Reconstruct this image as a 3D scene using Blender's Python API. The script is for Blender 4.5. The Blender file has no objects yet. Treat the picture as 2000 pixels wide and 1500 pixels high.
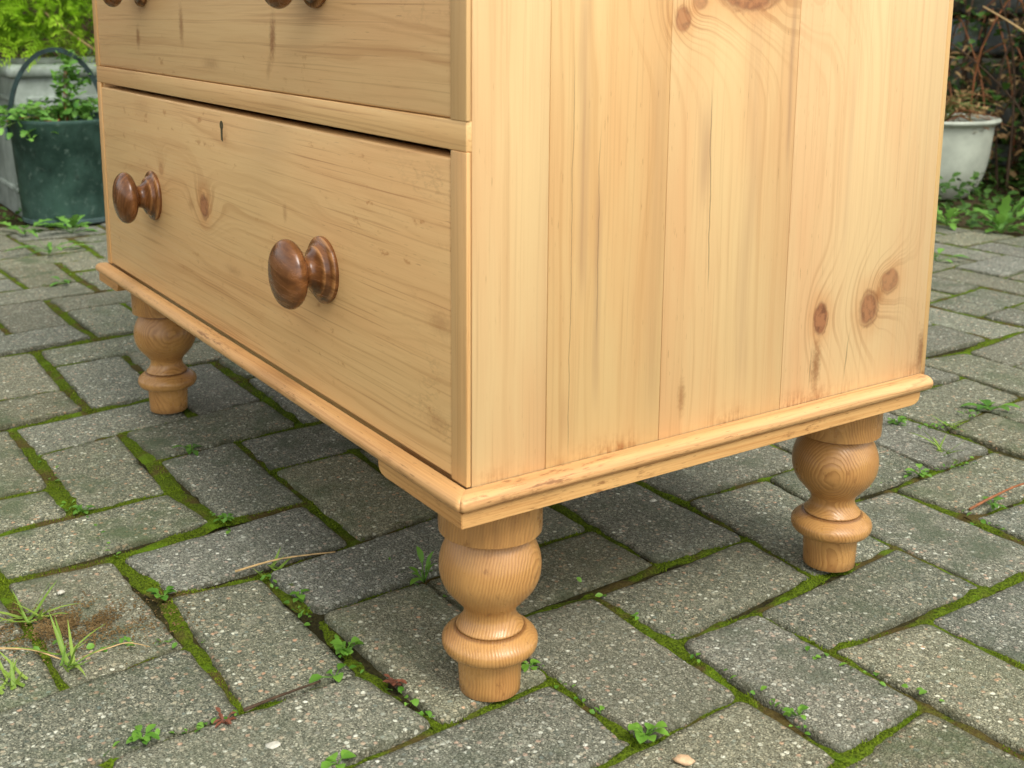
import bpy, bmesh, math, random
from mathutils import Vector, Matrix, noise as mnoise
R = math.radians
random.seed(7)
scene = bpy.context.scene
COL = scene.collection

# ------------------------------------------------------------------ camera, sky, sun, exposure
CAM = Vector((0.651, -0.4089, 0.5218))
cam_d = bpy.data.cameras.new('camera')
cam_d.sensor_width = 36.0
cam_d.lens = 41.436
cam_d.shift_x = 0.02657
cam_d.shift_y = -0.13764
cam_d.clip_start = 0.01
cam_d.clip_end = 200
cam_d.dof.use_dof = True
cam_d.dof.focus_distance = 1.05
cam_d.dof.aperture_fstop = 13
cam = bpy.data.objects.new('camera', cam_d)
COL.objects.link(cam)
cam.location = CAM
cam.rotation_euler = (R(78.716), R(-0.143), R(56.961))
scene.camera = cam

SUN_EL, SUN_AZ = 54.0, 90.0          # azimuth measured from +Y towards +X
world = bpy.data.worlds.new('World')
scene.world = world
world.use_nodes = True
wn = world.node_tree.nodes
wl = world.node_tree.links
sky = wn.new('ShaderNodeTexSky')
sky.sky_type = 'NISHITA'
sky.sun_disc = False
sky.sun_elevation = R(SUN_EL)
sky.sun_rotation = R(SUN_AZ)
sky.dust_density = 2.0
sky.air_density = 1.0
hs = wn.new('ShaderNodeHueSaturation')
hs.inputs['Saturation'].default_value = 0.12
wl.new(sky.outputs[0], hs.inputs['Color'])
bg = wn['Background']
bg.inputs['Strength'].default_value = 0.15
wl.new(hs.outputs[0], bg.inputs['Color'])

sun_d = bpy.data.lights.new('sun', 'SUN')
sun_d.energy = 1.35
sun_d.angle = R(24)
sun_d.color = (1.0, 0.95, 0.86)
sun = bpy.data.objects.new('sun', sun_d)
COL.objects.link(sun)
sdir = Vector((math.sin(R(SUN_AZ)) * math.cos(R(SUN_EL)), math.cos(R(SUN_AZ)) * math.cos(R(SUN_EL)), math.sin(R(SUN_EL))))
sun.rotation_euler = sdir.to_track_quat('Z', 'Y').to_euler()
sun.location = (3, 2, 4)

vs = scene.view_settings
vs.view_transform = 'Standard'
vs.look = 'None'
vs.gamma = 1.0
vs.exposure = 0.92
vs.use_curve_mapping = False
scene.render.engine = 'CYCLES'
scene.cycles.max_bounces = 5
scene.cycles.diffuse_bounces = 3
scene.cycles.use_adaptive_sampling = True
scene.cycles.adaptive_threshold = 0.02
scene.cycles.glossy_bounces = 2

# ------------------------------------------------------------------ helpers: objects
def tag(o, label=None, cat=None, group=None, kind=None):
    if label: o['label'] = label
    if cat: o['category'] = cat
    if group: o['group'] = group
    if kind: o['kind'] = kind
    return o

def empty(name, loc=(0, 0, 0), parent=None):
    o = bpy.data.objects.new(name, None)
    o.empty_display_size = 0.05
    COL.objects.link(o)
    o.location = loc
    if parent: o.parent = parent
    return o

def link(name, me, m=None, parent=None, smooth=False):
    o = bpy.data.objects.new(name, me)
    COL.objects.link(o)
    if m and not me.materials: me.materials.append(m)
    if parent: o.parent = parent
    if smooth:
        for p in me.polygons: p.use_smooth = True
    return o

def pydata(name, v, f, m=None, parent=None, smooth=False):
    me = bpy.data.meshes.new(name)
    me.from_pydata(v, [], f)
    me.update()
    return link(name, me, m, parent, smooth)

def from_bm(name, bm, m=None, parent=None, smooth=False):
    me = bpy.data.meshes.new(name)
    bmesh.ops.recalc_face_normals(bm, faces=bm.faces)
    bm.to_mesh(me)
    bm.free()
    return link(name, me, m, parent, smooth)

def smooth_angle(o, ang=35):
    me = o.data
    for p in me.polygons: p.use_smooth = True
    bm = bmesh.new(); bm.from_mesh(me)
    for e in bm.edges:
        if len(e.link_faces) == 2 and e.calc_face_angle(0) > R(ang): e.smooth = False
    bm.to_mesh(me); bm.free()

def box(name, lo, hi, m, parent=None, bevel=0.0012, seg=2):
    bm = bmesh.new()
    bmesh.ops.create_cube(bm, size=1)
    for v in bm.verts:
        for k in range(3):
            v.co[k] = lo[k] if v.co[k] < 0 else hi[k]
    if bevel:
        bmesh.ops.bevel(bm, geom=list(bm.edges), offset=bevel, segments=seg, affect='EDGES', profile=0.5)
    o = from_bm(name, bm, m, parent)
    smooth_angle(o, 50)
    return o

def lathe_mesh(name, prof, n=48, axis='Z', cap=True):
    """prof: list of (height, radius)"""
    v, f = [], []
    for (h, r) in prof:
        for k in range(n):
            a = 2 * math.pi * k / n
            if axis == 'Z': v.append((r * math.cos(a), r * math.sin(a), h))
            else: v.append((r * math.cos(a), -h, r * math.sin(a)))      # along -Y
    for i in range(len(prof) - 1):
        for k in range(n):
            k2 = (k + 1) % n
            q = (i * n + k, i * n + k2, (i + 1) * n + k2, (i + 1) * n + k)
            f.append(q if axis == 'Z' else q)
    if cap:
        f.append(tuple(range(n - 1, -1, -1)))
        f.append(tuple((len(prof) - 1) * n + k for k in range(n)))
    me = bpy.data.meshes.new(name)
    me.from_pydata(v, [], f)
    bm = bmesh.new(); bm.from_mesh(me)
    bmesh.ops.recalc_face_normals(bm, faces=bm.faces)
    bm.to_mesh(me); bm.free()
    return me

def spline(pts, sub=4):
    """Catmull-Rom through the points (tuples of any length)"""
    out = []
    n = len(pts)
    for i in range(n - 1):
        p0 = pts[max(i - 1, 0)]; p1 = pts[i]; p2 = pts[i + 1]; p3 = pts[min(i + 2, n - 1)]
        for s in range(sub):
            t = s / sub
            out.append(tuple(0.5 * ((2 * b) + (-a + c) * t + (2 * a - 5 * b + 4 * c - d) * t * t + (-a + 3 * b - 3 * c + d) * t ** 3)
                             for a, b, c, d in zip(p0, p1, p2, p3)))
    out.append(tuple(pts[-1]))
    return out

def tube_data(pts, rad, n=8, v=None, f=None):
    """Swept tube; rad is a float or a function of t"""
    v = [] if v is None else v
    f = [] if f is None else f
    pts = [Vector(p) for p in pts]
    base = len(v)
    m = len(pts)
    up = Vector((0.13, 0.27, 1)).normalized()
    for i, p in enumerate(pts):
        d = (pts[min(i + 1, m - 1)] - pts[max(i - 1, 0)]).normalized()
        a = d.cross(up)
        if a.length < 1e-3: a = d.cross(Vector((1, 0, 0)))
        a.normalize(); b = d.cross(a)
        r = rad(i / (m - 1)) if callable(rad) else rad
        for k in range(n):
            t = 2 * math.pi * k / n
            v.append(tuple(p + (a * math.cos(t) + b * math.sin(t)) * r))
    for i in range(m - 1):
        for k in range(n):
            k2 = (k + 1) % n
            f.append((base + i * n + k, base + i * n + k2, base + (i + 1) * n + k2, base + (i + 1) * n + k))
    f.append(tuple(base + k for k in range(n - 1, -1, -1)))
    f.append(tuple(base + (m - 1) * n + k for k in range(n)))
    return v, f

def tube(name, pts, rad, m, parent=None, n=8):
    v, f = tube_data(pts, rad, n)
    return pydata(name, v, f, m, parent, True)

def sweep_profile(name, prof, path, m, parent=None, mitre0=0.0, mitre1=0.0):
    """prof: closed list of (out, z); path: ('x'|'y', a0, a1) straight run; mitre = how far the end shifts per unit of 'out'"""
    ax, a0, a1 = path
    v, f = [], []
    n = len(prof)
    near = [0.0, 0.0007, 0.0015, 0.0025, 0.0040, 0.0060]
    Lr = a1 - a0
    dist = near + [0.0060 + (Lr - 0.012) * q / 84 for q in range(1, 84)] + [Lr - d for d in reversed(near)]
    N_ = len(dist) - 1
    for dd in dist:
        t = dd / Lr
        for k, (o, z) in enumerate(prof):
            s_ = 1.0
            if mitre1 == 1.0: s_ -= 0.16 * max(0.0, 1 - (Lr - dd) / 0.005) ** 2     # worn round the mitred corner
            if mitre0 == -1.0: s_ -= 0.16 * max(0.0, 1 - dd / 0.005) ** 2
            o = o * s_ if abs(o) < 0.1 else o
            s0, s1 = a0 + mitre0 * o, a1 + mitre1 * o
            a = s0 + (s1 - s0) * t
            # hand-planed, knocked and dented
            dn = mnoise.noise(Vector((a * 14, k * 0.35, 2.0))) * 0.00025
            dent = max(0.0, mnoise.noise(Vector((a * 75, k * 0.30, 9.0))) - 0.40) * 0.0026
            oo = o + (dn - dent if abs(o) > 0.004 else 0)
            v.append((a, -oo, z + dn * 0.5) if ax == 'x' else (oo, a, z + dn * 0.5))
    for st in range(N_):
        for k in range(n):
            k2 = (k + 1) % n
            f.append((st * n + k, st * n + k2, (st + 1) * n + k2, (st + 1) * n + k))
    f.append(tuple(range(n - 1, -1, -1)))
    f.append(tuple(N_ * n + k for k in range(n)))
    me = bpy.data.meshes.new(name)
    me.from_pydata(v, [], f)
    bm = bmesh.new(); bm.from_mesh(me)
    bmesh.ops.recalc_face_normals(bm, faces=bm.faces)
    bm.to_mesh(me); bm.free()
    o = link(name, me, m, parent)
    smooth_angle(o, 30)
    return o

# ------------------------------------------------------------------ helpers: materials
class NT:
    def __init__(s, name):
        s.mat = bpy.data.materials.new(name)
        s.mat.use_nodes = True
        s.t = s.mat.node_tree
        s.b = s.t.nodes['Principled BSDF']
        s.tc = None
    def n(s, kind): return s.t.nodes.new(kind)
    def l(s, a, b): s.t.links.new(a, b)
    def put(s, sock, val):
        if isinstance(val, bpy.types.NodeSocket): s.l(val, sock)
        elif isinstance(val, (tuple, list)) and sock.type == 'RGBA': sock.default_value = (*val, 1) if len(val) == 3 else val
        else: sock.default_value = val
    def m(s, op, a, b=0.0, c=None, clamp=False):
        x = s.n('ShaderNodeMath'); x.operation = op; x.use_clamp = clamp
        s.put(x.inputs[0], a); s.put(x.inputs[1], b)
        if c is not None: s.put(x.inputs[2], c)
        return x.outputs[0]
    def add(s, a, b): return s.m('ADD', a, b)
    def sub(s, a, b): return s.m('SUBTRACT', a, b)
    def mul(s, a, b): return s.m('MULTIPLY', a, b)
    def step(s, v, lo, hi, a=0.0, b=1.0):
        x = s.n('ShaderNodeMapRange'); x.interpolation_type = 'SMOOTHSTEP'
        s.put(x.inputs['Value'], v); s.put(x.inputs['From Min'], lo); s.put(x.inputs['From Max'], hi)
        s.put(x.inputs['To Min'], a); s.put(x.inputs['To Max'], b)
        return x.outputs[0]
    def mix(s, fac, a, b, mode='MIX'):
        x = s.n('ShaderNodeMix'); x.data_type = 'RGBA'; x.blend_type = mode
        s.put(x.inputs['Factor'], fac)
        s.put(x.inputs[6], a); s.put(x.inputs[7], b)
        return x.outputs[2]
    def obj(s):
        if not s.tc: s.tc = s.n('ShaderNodeTexCoord')
        return s.tc.outputs['Object']
    def pos(s): return s.n('ShaderNodeNewGeometry').outputs['Position']
    def sep(s, v):
        x = s.n('ShaderNodeSeparateXYZ'); s.l(v, x.inputs[0]); return x.outputs
    def comb(s, a, b, c):
        x = s.n('ShaderNodeCombineXYZ')
        for i, k in enumerate((a, b, c)): s.put(x.inputs[i], k)
        return x.outputs[0]
    def vmul(s, v, k):
        x = s.n('ShaderNodeVectorMath'); x.operation = 'MULTIPLY'; s.l(v, x.inputs[0]); x.inputs[1].default_value = k; return x.outputs[0]
    def vadd(s, v, w):
        x = s.n('ShaderNodeVectorMath'); x.operation = 'ADD'; s.l(v, x.inputs[0]); s.put(x.inputs[1], w); return x.outputs[0]
    def noise(s, v, scale, detail=3.0, rough=0.5, col=False):
        x = s.n('ShaderNodeTexNoise'); s.l(v, x.inputs['Vector']); x.inputs['Scale'].default_value = scale
        x.inputs['Detail'].default_value = detail; x.inputs['Roughness'].default_value = rough
        return x.outputs['Color'] if col else x.outputs['Fac']
    def voro(s, v, scale, feature='F1', rnd=1.0):
        x = s.n('ShaderNodeTexVoronoi'); s.l(v, x.inputs['Vector']); x.inputs['Scale'].default_value = scale
        x.feature = feature; x.inputs['Randomness'].default_value = rnd
        return x
    def ramp(s, f, stops, const=False):
        x = s.n('ShaderNodeValToRGB'); s.put(x.inputs[0], f)
        e = x.color_ramp.elements
        if const: x.color_ramp.interpolation = 'CONSTANT'
        while len(e) < len(stops): e.new(0.5)
        for k, (p, c) in enumerate(stops): e[k].position = p; e[k].color = (*c, 1)
        return x.outputs[0]
    def attr(s, name, typ='GEOMETRY'):
        x = s.n('ShaderNodeAttribute'); x.attribute_name = name; x.attribute_type = typ; return x
    def rnd(s): return s.n('ShaderNodeObjectInfo').outputs['Random']
    def bump(s, h, strength=0.3, dist=0.001):
        x = s.n('ShaderNodeBump'); x.inputs['Strength'].default_value = strength; x.inputs['Distance'].default_value = dist
        s.l(h, x.inputs['Height']); s.l(x.outputs[0], s.b.inputs['Normal'])
        return x
    def done(s, col, rough=0.6, spec=0.4):
        s.put(s.b.inputs['Base Color'], col); s.put(s.b.inputs['Roughness'], rough)
        s.put(s.b.inputs['Specular IOR Level'], spec)
        return s.mat

def srgb(r, g, b):
    return tuple(((c / 255) / 12.92 if c / 255 <= 0.04045 else ((c / 255 + 0.055) / 1.055) ** 2.4) for c in (r, g, b))

def wood(name, grain, across, light, dark, warm, rings=150.0, ring_amt=0.35, knots=(), smears=(), cracks=(), foot=None, streaks=(), warp=1.0, rough=0.42, edge_flecks=None, fleck=0.5, fibre=0.5, lines=1.0, wear=0.0):
    """Waxed pine. grain/across: axis indices. knots: (g,t,rg,rt,strength). smears: (g,t,rg,rt,strength,tilt). cracks: (t,g0,g1,slope,width).
    streaks: grey-brown broad bands along the grain (t, g0, g1, width, strength). foot: (g0,g1,amount) staining towards an edge."""
    s = NT(name)
    P = s.sep(s.obj())
    tone = s.attr('tone', 'OBJECT').outputs['Fac']
    g, t = P[grain], P[across]
    third = P[3 - grain - across]
    off = s.mul(tone, 3.7)
    gt = s.comb(s.add(g, off), t, s.add(third, off))
    w1 = s.noise(s.comb(s.mul(s.add(g, off), 2.0), s.mul(t, 9.0), s.mul(third, 9.0)), 1.0, 3, 0.5)
    w2 = s.noise(s.comb(s.mul(s.add(g, off), 7.0), s.mul(t, 40.0), s.mul(third, 40.0)), 1.0, 2, 0.5)
    rv = s.add(s.mul(t, rings), s.mul(third, rings * 0.6))
    rv = s.add(rv, s.mul(s.sub(w1, 0.5), 9.0 * warp))
    rv = s.add(rv, s.mul(s.sub(w2, 0.5), 0.9))
    kn = []
    wob = s.noise(gt, 150.0, 3, 0.6)
    wob0 = s.noise(gt, 42.0, 2, 0.5)
    for (kg, kt, rg, rt, ks) in knots:
        a = s.m('DIVIDE', s.sub(g, kg), rg); b = s.m('DIVIDE', s.sub(t, kt), rt)
        d = s.m('SQRT', s.add(s.mul(a, a), s.mul(b, b)))
        bulge = s.m('POWER', 2.718, s.mul(s.mul(d, d), -0.10))
        d = s.add(d, s.add(s.mul(s.sub(wob, 0.5), 0.5), s.mul(s.sub(wob0, 0.5), 0.6)))
        kn.append((d, ks, rt))
        rv = s.add(rv, s.mul(bulge, rings * rt * 3.2))
    ln = s.noise(s.comb(s.mul(rv, 1.35), s.mul(s.add(g, off), 1.1), off), 1.0, 3, 0.55)
    late = s.step(ln, 0.46, 0.74)
    vary = s.step(s.noise(s.comb(s.mul(g, 1.5), s.mul(t, 22.0), off), 1.0, 2, 0.5), 0.3, 0.7, 0.25, 1.0)
    late = s.mul(late, vary)
    fib = s.noise(s.comb(s.mul(g, 22.0), s.mul(t, 1300.0), s.mul(third, 1300.0)), 1.0, 3, 0.6)
    fib2 = s.noise(s.comb(s.mul(g, 5.0), s.mul(t, 260.0), s.mul(third, 260.0)), 1.0, 3, 0.6)
    blotch = s.noise(s.comb(s.mul(s.add(g, off), 2.6), s.mul(t, 14.0), off), 1.0, 4, 0.55)
    c = s.mix(s.mul(late, ring_amt), light, dark)
    c = s.mix(s.step(blotch, 0.38, 0.72, 0.0, 0.75), c, s.mix(s.mul(late, ring_amt), warm, dark))
    c = s.mix(s.step(fib2, 0.50, 0.80, 0.0, 0.30 * fibre + 0.05), c, dark)
    c = s.mix(s.step(fib, 0.45, 0.85, 0.0, 0.35 * fibre), c, dark)
    # crisp thin growth lines and short dark pores along the grain
    gl = s.noise(s.comb(s.mul(s.add(g, off), 5.5), s.mul(t, 480.0), s.mul(third, 480.0)), 1.0, 2, 0.5)
    g3 = s.noise(s.comb(s.mul(s.add(g, off), 1.8), s.add(s.mul(t, 330.0), s.mul(w1, 6.0)), s.mul(third, 330.0)), 1.0, 1, 0.5)
    c = s.mix(s.mul(s.step(g3, 0.635, 0.67), 0.24 * lines), c, srgb(160, 104, 54))
    c = s.mix(s.mul(s.step(gl, 0.60, 0.70), s.step(blotch, 0.30, 0.62, 0.12 * lines, 0.42 * lines)), c, srgb(158, 100, 50))
    fl = s.noise(s.comb(s.mul(g, 60.0), s.mul(t, 900.0), s.mul(third, 900.0)), 1.0, 1, 0.5)
    flm = s.mul(s.step(fl, 0.70, 0.78), s.step(blotch, 0.40, 0.62))
    c = s.mix(s.mul(flm, fleck), c, srgb(140, 92, 45))
    grime = (0.13, 0.075, 0.035)
    wn1 = s.sub(s.noise(s.comb(s.mul(g, 7.0), s.mul(t, 9.0), off), 1.0, 2), 0.5) if streaks else None
    wn2 = s.mul(s.sub(s.noise(gt, 260.0, 3, 0.7), 0.5), 1.1) if smears else None
    wn3 = s.mul(s.sub(s.noise(s.comb(s.mul(g, 30.0), s.mul(t, 6.0), 0.0), 1.0, 2), 0.5), 0.004) if cracks else None
    for (st, g0, g1, sw, sa) in streaks:
        wob2 = s.mul(wn1, sw * 1.6)
        d = s.m('ABSOLUTE', s.sub(s.add(t, wob2), st))
        k = s.mul(s.sub(1.0, s.step(d, 0.0, sw)), s.mul(s.step(g, g0, g0 + 0.05), s.sub(1.0, s.step(g, g1 - 0.05, g1))))
        k = s.mul(k, s.step(fib2, 0.25, 0.6, 0.45, 1.0))
        c = s.mix(s.mul(k, sa), c, srgb(176, 136, 100))
    for (kg, kt, rg, rt, ks, tilt) in smears:
        gg = s.sub(s.sub(g, kg), s.mul(s.sub(t, kt), tilt))
        a = s.m('DIVIDE', gg, rg); b = s.m('DIVIDE', s.sub(t, kt), rt)
        d = s.m('SQRT', s.add(s.mul(a, a), s.mul(b, b)))
        d = s.add(d, wn2)
        c = s.mix(s.mul(s.sub(1.0, s.step(d, 0.0, 1.15)), ks), c, srgb(140, 86, 40))
    for (d, ks, rt) in kn:
        halo = s.sub(1.0, s.step(d, 0.8, 2.6))
        c = s.mix(s.mul(halo, 0.45 * ks), c, srgb(204, 134, 70))
        c = s.mix(s.mul(s.mul(s.sub(1.0, s.step(d, 1.2, 4.2)), s.step(ln, 0.50, 0.62)), 0.28 * ks), c, srgb(150, 90, 42))
        kc = s.mix(s.step(s.add(s.mul(wob, 0.7), s.mul(d, 0.25)), 0.40, 0.66), srgb(172, 114, 72), srgb(120, 74, 48))
        c = s.mix(s.mul(s.sub(1.0, s.step(d, 0.76, 1.16)), ks), c, kc)
        ringm = s.mul(s.step(d, 0.95, 1.08), s.sub(1.0, s.step(d, 1.08, 1.3)))
        c = s.mix(s.mul(s.mul(ringm, s.step(wob0, 0.4, 0.6)), 0.6 * ks), c, srgb(116, 64, 30))
    if foot:
        g0, g1, am = foot
        k = s.sub(1.0, s.step(g, g0, g1))
        k = s.mul(k, k)
        nz = s.noise(s.comb(s.mul(g, 55.0), s.mul(t, 60.0), s.mul(third, 30.0)), 1.0, 5, 0.7)
        st2 = s.noise(s.comb(s.mul(g, 25.0), s.mul(t, 420.0), 0.0), 1.0, 3, 0.6)
        zone = s.noise(s.comb(0.0, s.mul(t, 13.0), 3.0), 1.0, 2)
        k = s.mul(k, s.mul(s.step(s.add(s.mul(nz, 0.6), s.mul(st2, 0.4)), 0.42, 0.62), s.step(zone, 0.42, 0.62, 0.1, 1.0)))
        c = s.mix(s.mul(k, am), c, srgb(158, 88, 36))
    if edge_flecks:
        (e0, e1, am) = edge_flecks       # scribbled dark veins near one end of the board
        k = s.step(g, e0, e1)
        nz = s.noise(s.comb(s.mul(g, 26.0), s.mul(t, 60.0), 5.0), 1.0, 4, 0.65)
        vein = s.sub(1.0, s.step(s.m('ABSOLUTE', s.sub(nz, 0.5)), 0.0, 0.035))
        patch = s.step(s.noise(s.comb(s.mul(g, 12.0), s.mul(t, 16.0), 1.0), 1.0, 2), 0.50, 0.62)
        c = s.mix(s.mul(s.mul(vein, patch), s.mul(k, am)), c, srgb(120, 78, 36))
    if edge_flecks:
        f3 = s.noise(s.comb(s.mul(g, 46.0), s.mul(t, 74.0), 8.0), 1.0, 4, 0.65)
        f4 = s.noise(s.comb(s.mul(g, 6.0), s.mul(t, 9.0), 2.0), 1.0, 2, 0.5)
        c = s.mix(s.mul(s.mul(s.step(f3, 0.60, 0.68), s.step(f4, 0.45, 0.62)), 0.5), c, srgb(168, 108, 50))
    for (ct, g0, g1, sl, cw) in cracks:
        wob3 = wn3
        d = s.m('ABSOLUTE', s.sub(s.add(s.sub(t, ct), wob3), s.mul(s.sub(g, g0), sl)))
        ends = s.mul(s.step(g, g0, g0 + 0.03), s.sub(1.0, s.step(g, g1 - 0.04, g1)))
        k = s.mul(s.sub(1.0, s.step(d, cw * 0.3, cw)), ends)
        c = s.mix(s.mul(k, 0.62), c, grime)
    if wear:
        wa = s.noise(s.comb(s.mul(g, 38.0), s.mul(t, 170.0), s.mul(third, 170.0)), 1.0, 5, 0.7)
        wb = s.noise(s.comb(s.mul(g, 7.0), s.mul(t, 30.0), off), 1.0, 2, 0.5)
        c = s.mix(s.mul(s.mul(s.step(wa, 0.52, 0.64), s.step(wb, 0.42, 0.60)), wear), c, srgb(112, 70, 36))
        c = s.mix(s.mul(s.step(s.noise(s.comb(s.mul(g, 90.0), s.mul(t, 700.0), s.mul(third, 700.0)), 1.0, 2), 0.66, 0.72), 0.7 * wear), c, srgb(96, 58, 28))
    # each board a shade of its own
    hv = s.n('ShaderNodeHueSaturation')
    s.l(s.m('MULTIPLY_ADD', tone, 0.14, 0.93), hv.inputs['Value'])
    s.l(s.m('MULTIPLY_ADD', tone, -0.12, 1.06), hv.inputs['Saturation'])
    s.l(c, hv.inputs['Color'])
    h = s.add(s.mul(fib, 0.6), s.mul(fib2, 0.5))
    s.bump(h, 0.22, 0.0006)
    ro = s.step(s.add(s.mul(blotch, 0.5), s.mul(fib2, 0.5)), 0.3, 0.7, rough - 0.05, rough + 0.12)
    return s.done(hv.outputs[0], ro, 0.38)

PINE_L = srgb(227, 194, 138)
PINE_D = srgb(182, 126, 72)
PINE_W = srgb(222, 173, 118)
FRONT_L = srgb(224, 186, 126)
FRONT_D = srgb(176, 122, 66)
FRONT_W = srgb(219, 171, 112)

M = {}
M['side'] = wood('side_pine', 2, 1, PINE_L, PINE_D, PINE_W, rings=110, ring_amt=0.34, warp=0.5,
    knots=[(0.266, 0.3527, 0.0135, 0.0085, 0.95), (0.2665, 0.4137, 0.0155, 0.0115, 0.85), (0.2875, 0.4393, 0.0105, 0.0115, 0.7),
           (0.5143, 0.1864, 0.009, 0.0075, 0.75), (0.534, 0.2529, 0.014, 0.030, 0.85), (0.528, 0.203, 0.007, 0.007, 0.6)],
    cracks=[(0.2225, 0.30, 0.475, -0.03, 0.0007), (0.088, 0.19, 0.50, 0.0, 0.0004), (0.112, 0.28, 0.45, 0.0, 0.0004),
            (0.342, 0.20, 0.252, 0.05, 0.0009), (0.3860, 0.20, 0.258, 0.10, 0.0011)],
    streaks=[(0.098, 0.30, 0.56, 0.007, 0.55), (0.112, 0.22, 0.42, 0.005, 0.6), (0.212, 0.36, 0.47, 0.010, 0.65), (0.083, 0.20, 0.26, 0.008, 0.45),
             (0.262, 0.20, 0.56, 0.012, 0.28), (0.165, 0.20, 0.5, 0.010, 0.25), (0.302, 0.38, 0.56, 0.004, 0.55), (0.375, 0.30, 0.5, 0.006, 0.2)],
    smears=[(0.225, 0.350, 0.030, 0.007, 0.75, 0.0), (0.225, 0.198, 0.018, 0.005, 0.55, 0.0), (0.214, 0.490, 0.028, 0.007, 0.75, 0.0), (0.277, 0.427, 0.010, 0.011, 0.6, 0.0)],
    foot=(0.192, 0.222, 0.8), fleck=0.6, lines=0.42, fibre=0.3)
M['front'] = wood('drawer_pine', 0, 2, FRONT_L, FRONT_D, FRONT_W, rings=95, ring_amt=0.42, warp=1.0,
    knots=[(-0.5053, 0.3211, 0.0115, 0.0125, 0.85), (-0.640, 0.345, 0.006, 0.007, 0.35)],
    smears=[(-0.545, 0.318, 0.014, 0.008, 0.35, 0.0), (-0.700, 0.4886, 0.0090, 0.016, 0.72, 0.0), (-0.5515, 0.503, 0.0085, 0.026, 0.65, 0.0), (-0.316, 0.496, 0.0085, 0.026, 0.8, 0.12),
            (-0.326, 0.470, 0.007, 0.012, 0.35, 0.3), (-0.47, 0.468, 0.03, 0.008, 0.35, 0.0), (-0.44, 0.400, 0.012, 0.014, 0.25, 0.0),
            (-0.035, 0.305, 0.022, 0.012, 0.35, 0.0), (-0.04, 0.232, 0.02, 0.012, 0.3, 0.0), (-0.30, 0.345, 0.006, 0.010, 0.4, 0.0), (-0.43, 0.268, 0.03, 0.007, 0.3, 0.0), (-0.70, 0.41, 0.04, 0.02, 0.18, 0.0)],
    edge_flecks=(-0.14, -0.03, 0.2), fleck=0.45)
M['rail'] = wood('rail_pine', 0, 2, FRONT_L, FRONT_D, FRONT_W, rings=160, ring_amt=0.25)
M['stile'] = wood('stile_pine', 2, 0, srgb(218, 178, 120), FRONT_D, srgb(208, 160, 104), rings=160, ring_amt=0.22)
M['mould_x'] = wood('moulding_pine_front', 0, 2, srgb(206, 162, 106), srgb(142, 90, 46), srgb(196, 146, 90), rings=330, ring_amt=0.62, fleck=1.0, rough=0.48, fibre=0.9, wear=0.75)
M['mould_y'] = wood('moulding_pine_side', 1, 2, srgb(208, 166, 110), srgb(146, 94, 48), srgb(200, 150, 94), rings=330, ring_amt=0.62, fleck=1.0, rough=0.48, fibre=0.9, wear=0.75)

def leg_wood():
    s = NT('turned_pine')
    P = s.obj()
    tone = s.attr('tone', 'OBJECT').outputs['Fac']
    w = s.noise(P, 14.0, 2, 0.5)
    S = s.sep(P)
    # growth rings: distance from a pith line that runs outside the leg, slightly leaning
    dx = s.sub(S[0], s.m('MULTIPLY_ADD', S[2], 0.10, 0.052)); dy = s.sub(S[1], s.m('MULTIPLY_ADD', S[2], -0.12, -0.022))
    d = s.m('SQRT', s.add(s.mul(dx, dx), s.mul(dy, dy)))
    rv = s.add(s.mul(d, 430.0), s.add(s.mul(s.sub(w, 0.5), 7.0), s.mul(s.sub(s.noise(P, 60.0, 2, 0.5), 0.5), 1.6)))
    fr = s.m('FRACT', rv)
    late = s.mul(s.step(fr, 0.2, 0.85), s.sub(1.0, s.step(fr, 0.88, 1.0)))
    vary = s.step(s.noise(P, 30.0, 2, 0.5), 0.35, 0.65, 0.2, 1.0)
    fib = s.noise(s.vmul(P, (900, 900, 26)), 1.0, 3, 0.6)
    fib2 = s.noise(s.vmul(P, (260, 260, 9)), 1.0, 3, 0.6)
    blotch = s.noise(P, 26.0, 4, 0.6)
    c = s.mix(s.mul(s.mul(late, vary), 0.60), srgb(184, 138, 80), srgb(122, 76, 34))
    c = s.mix(s.step(blotch, 0.4, 0.7, 0.0, 0.55), c, srgb(168, 118, 64))
    c = s.mix(s.step(fib2, 0.5, 0.8, 0.0, 0.30), c, srgb(136, 84, 36))
    c = s.mix(s.step(fib, 0.5, 0.85, 0.0, 0.3), c, srgb(130, 82, 38))
    # wax and polish left in the turned grooves and on end grain rims
    grooves = None
    for (z, wd) in ((0.0531, 0.0012), (0.1316, 0.0014), (0.0328, 0.0012)):
        k = s.sub(1.0, s.step(s.m('ABSOLUTE', s.sub(S[2], z)), wd * 0.3, wd * 1.6))
        c = s.mix(s.mul(k, 0.7), c, srgb(96, 58, 28))
    col = s.step(S[2], 0.133, 0.138)
    c = s.mix(s.mul(col, s.step(fib2, 0.35, 0.65, 0.0, 0.45)), c, srgb(150, 110, 66))
    sc = s.noise(s.vmul(P, (110, 110, 55)), 1.0, 5, 0.7)
    c = s.mix(s.mul(s.step(sc, 0.60, 0.68), 0.5), c, srgb(108, 66, 32))
    c = s.mix(s.mul(s.sub(1.0, s.step(s.add(S[2], s.mul(s.sub(blotch, 0.5), 0.02)), 0.0, 0.010)), 0.65), c, srgb(104, 74, 42))
    hv = s.n('ShaderNodeHueSaturation')
    s.l(s.m('MULTIPLY_ADD', tone, 0.14, 0.93), hv.inputs['Value']); s.l(c, hv.inputs['Color'])
    s.bump(s.add(s.mul(fib, 0.5), s.mul(late, -0.7)), 0.5, 0.0006)
    return s.done(hv.outputs[0], s.step(blotch, 0.3, 0.7, 0.24, 0.40), 0.5)
M['leg'] = leg_wood()

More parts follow.
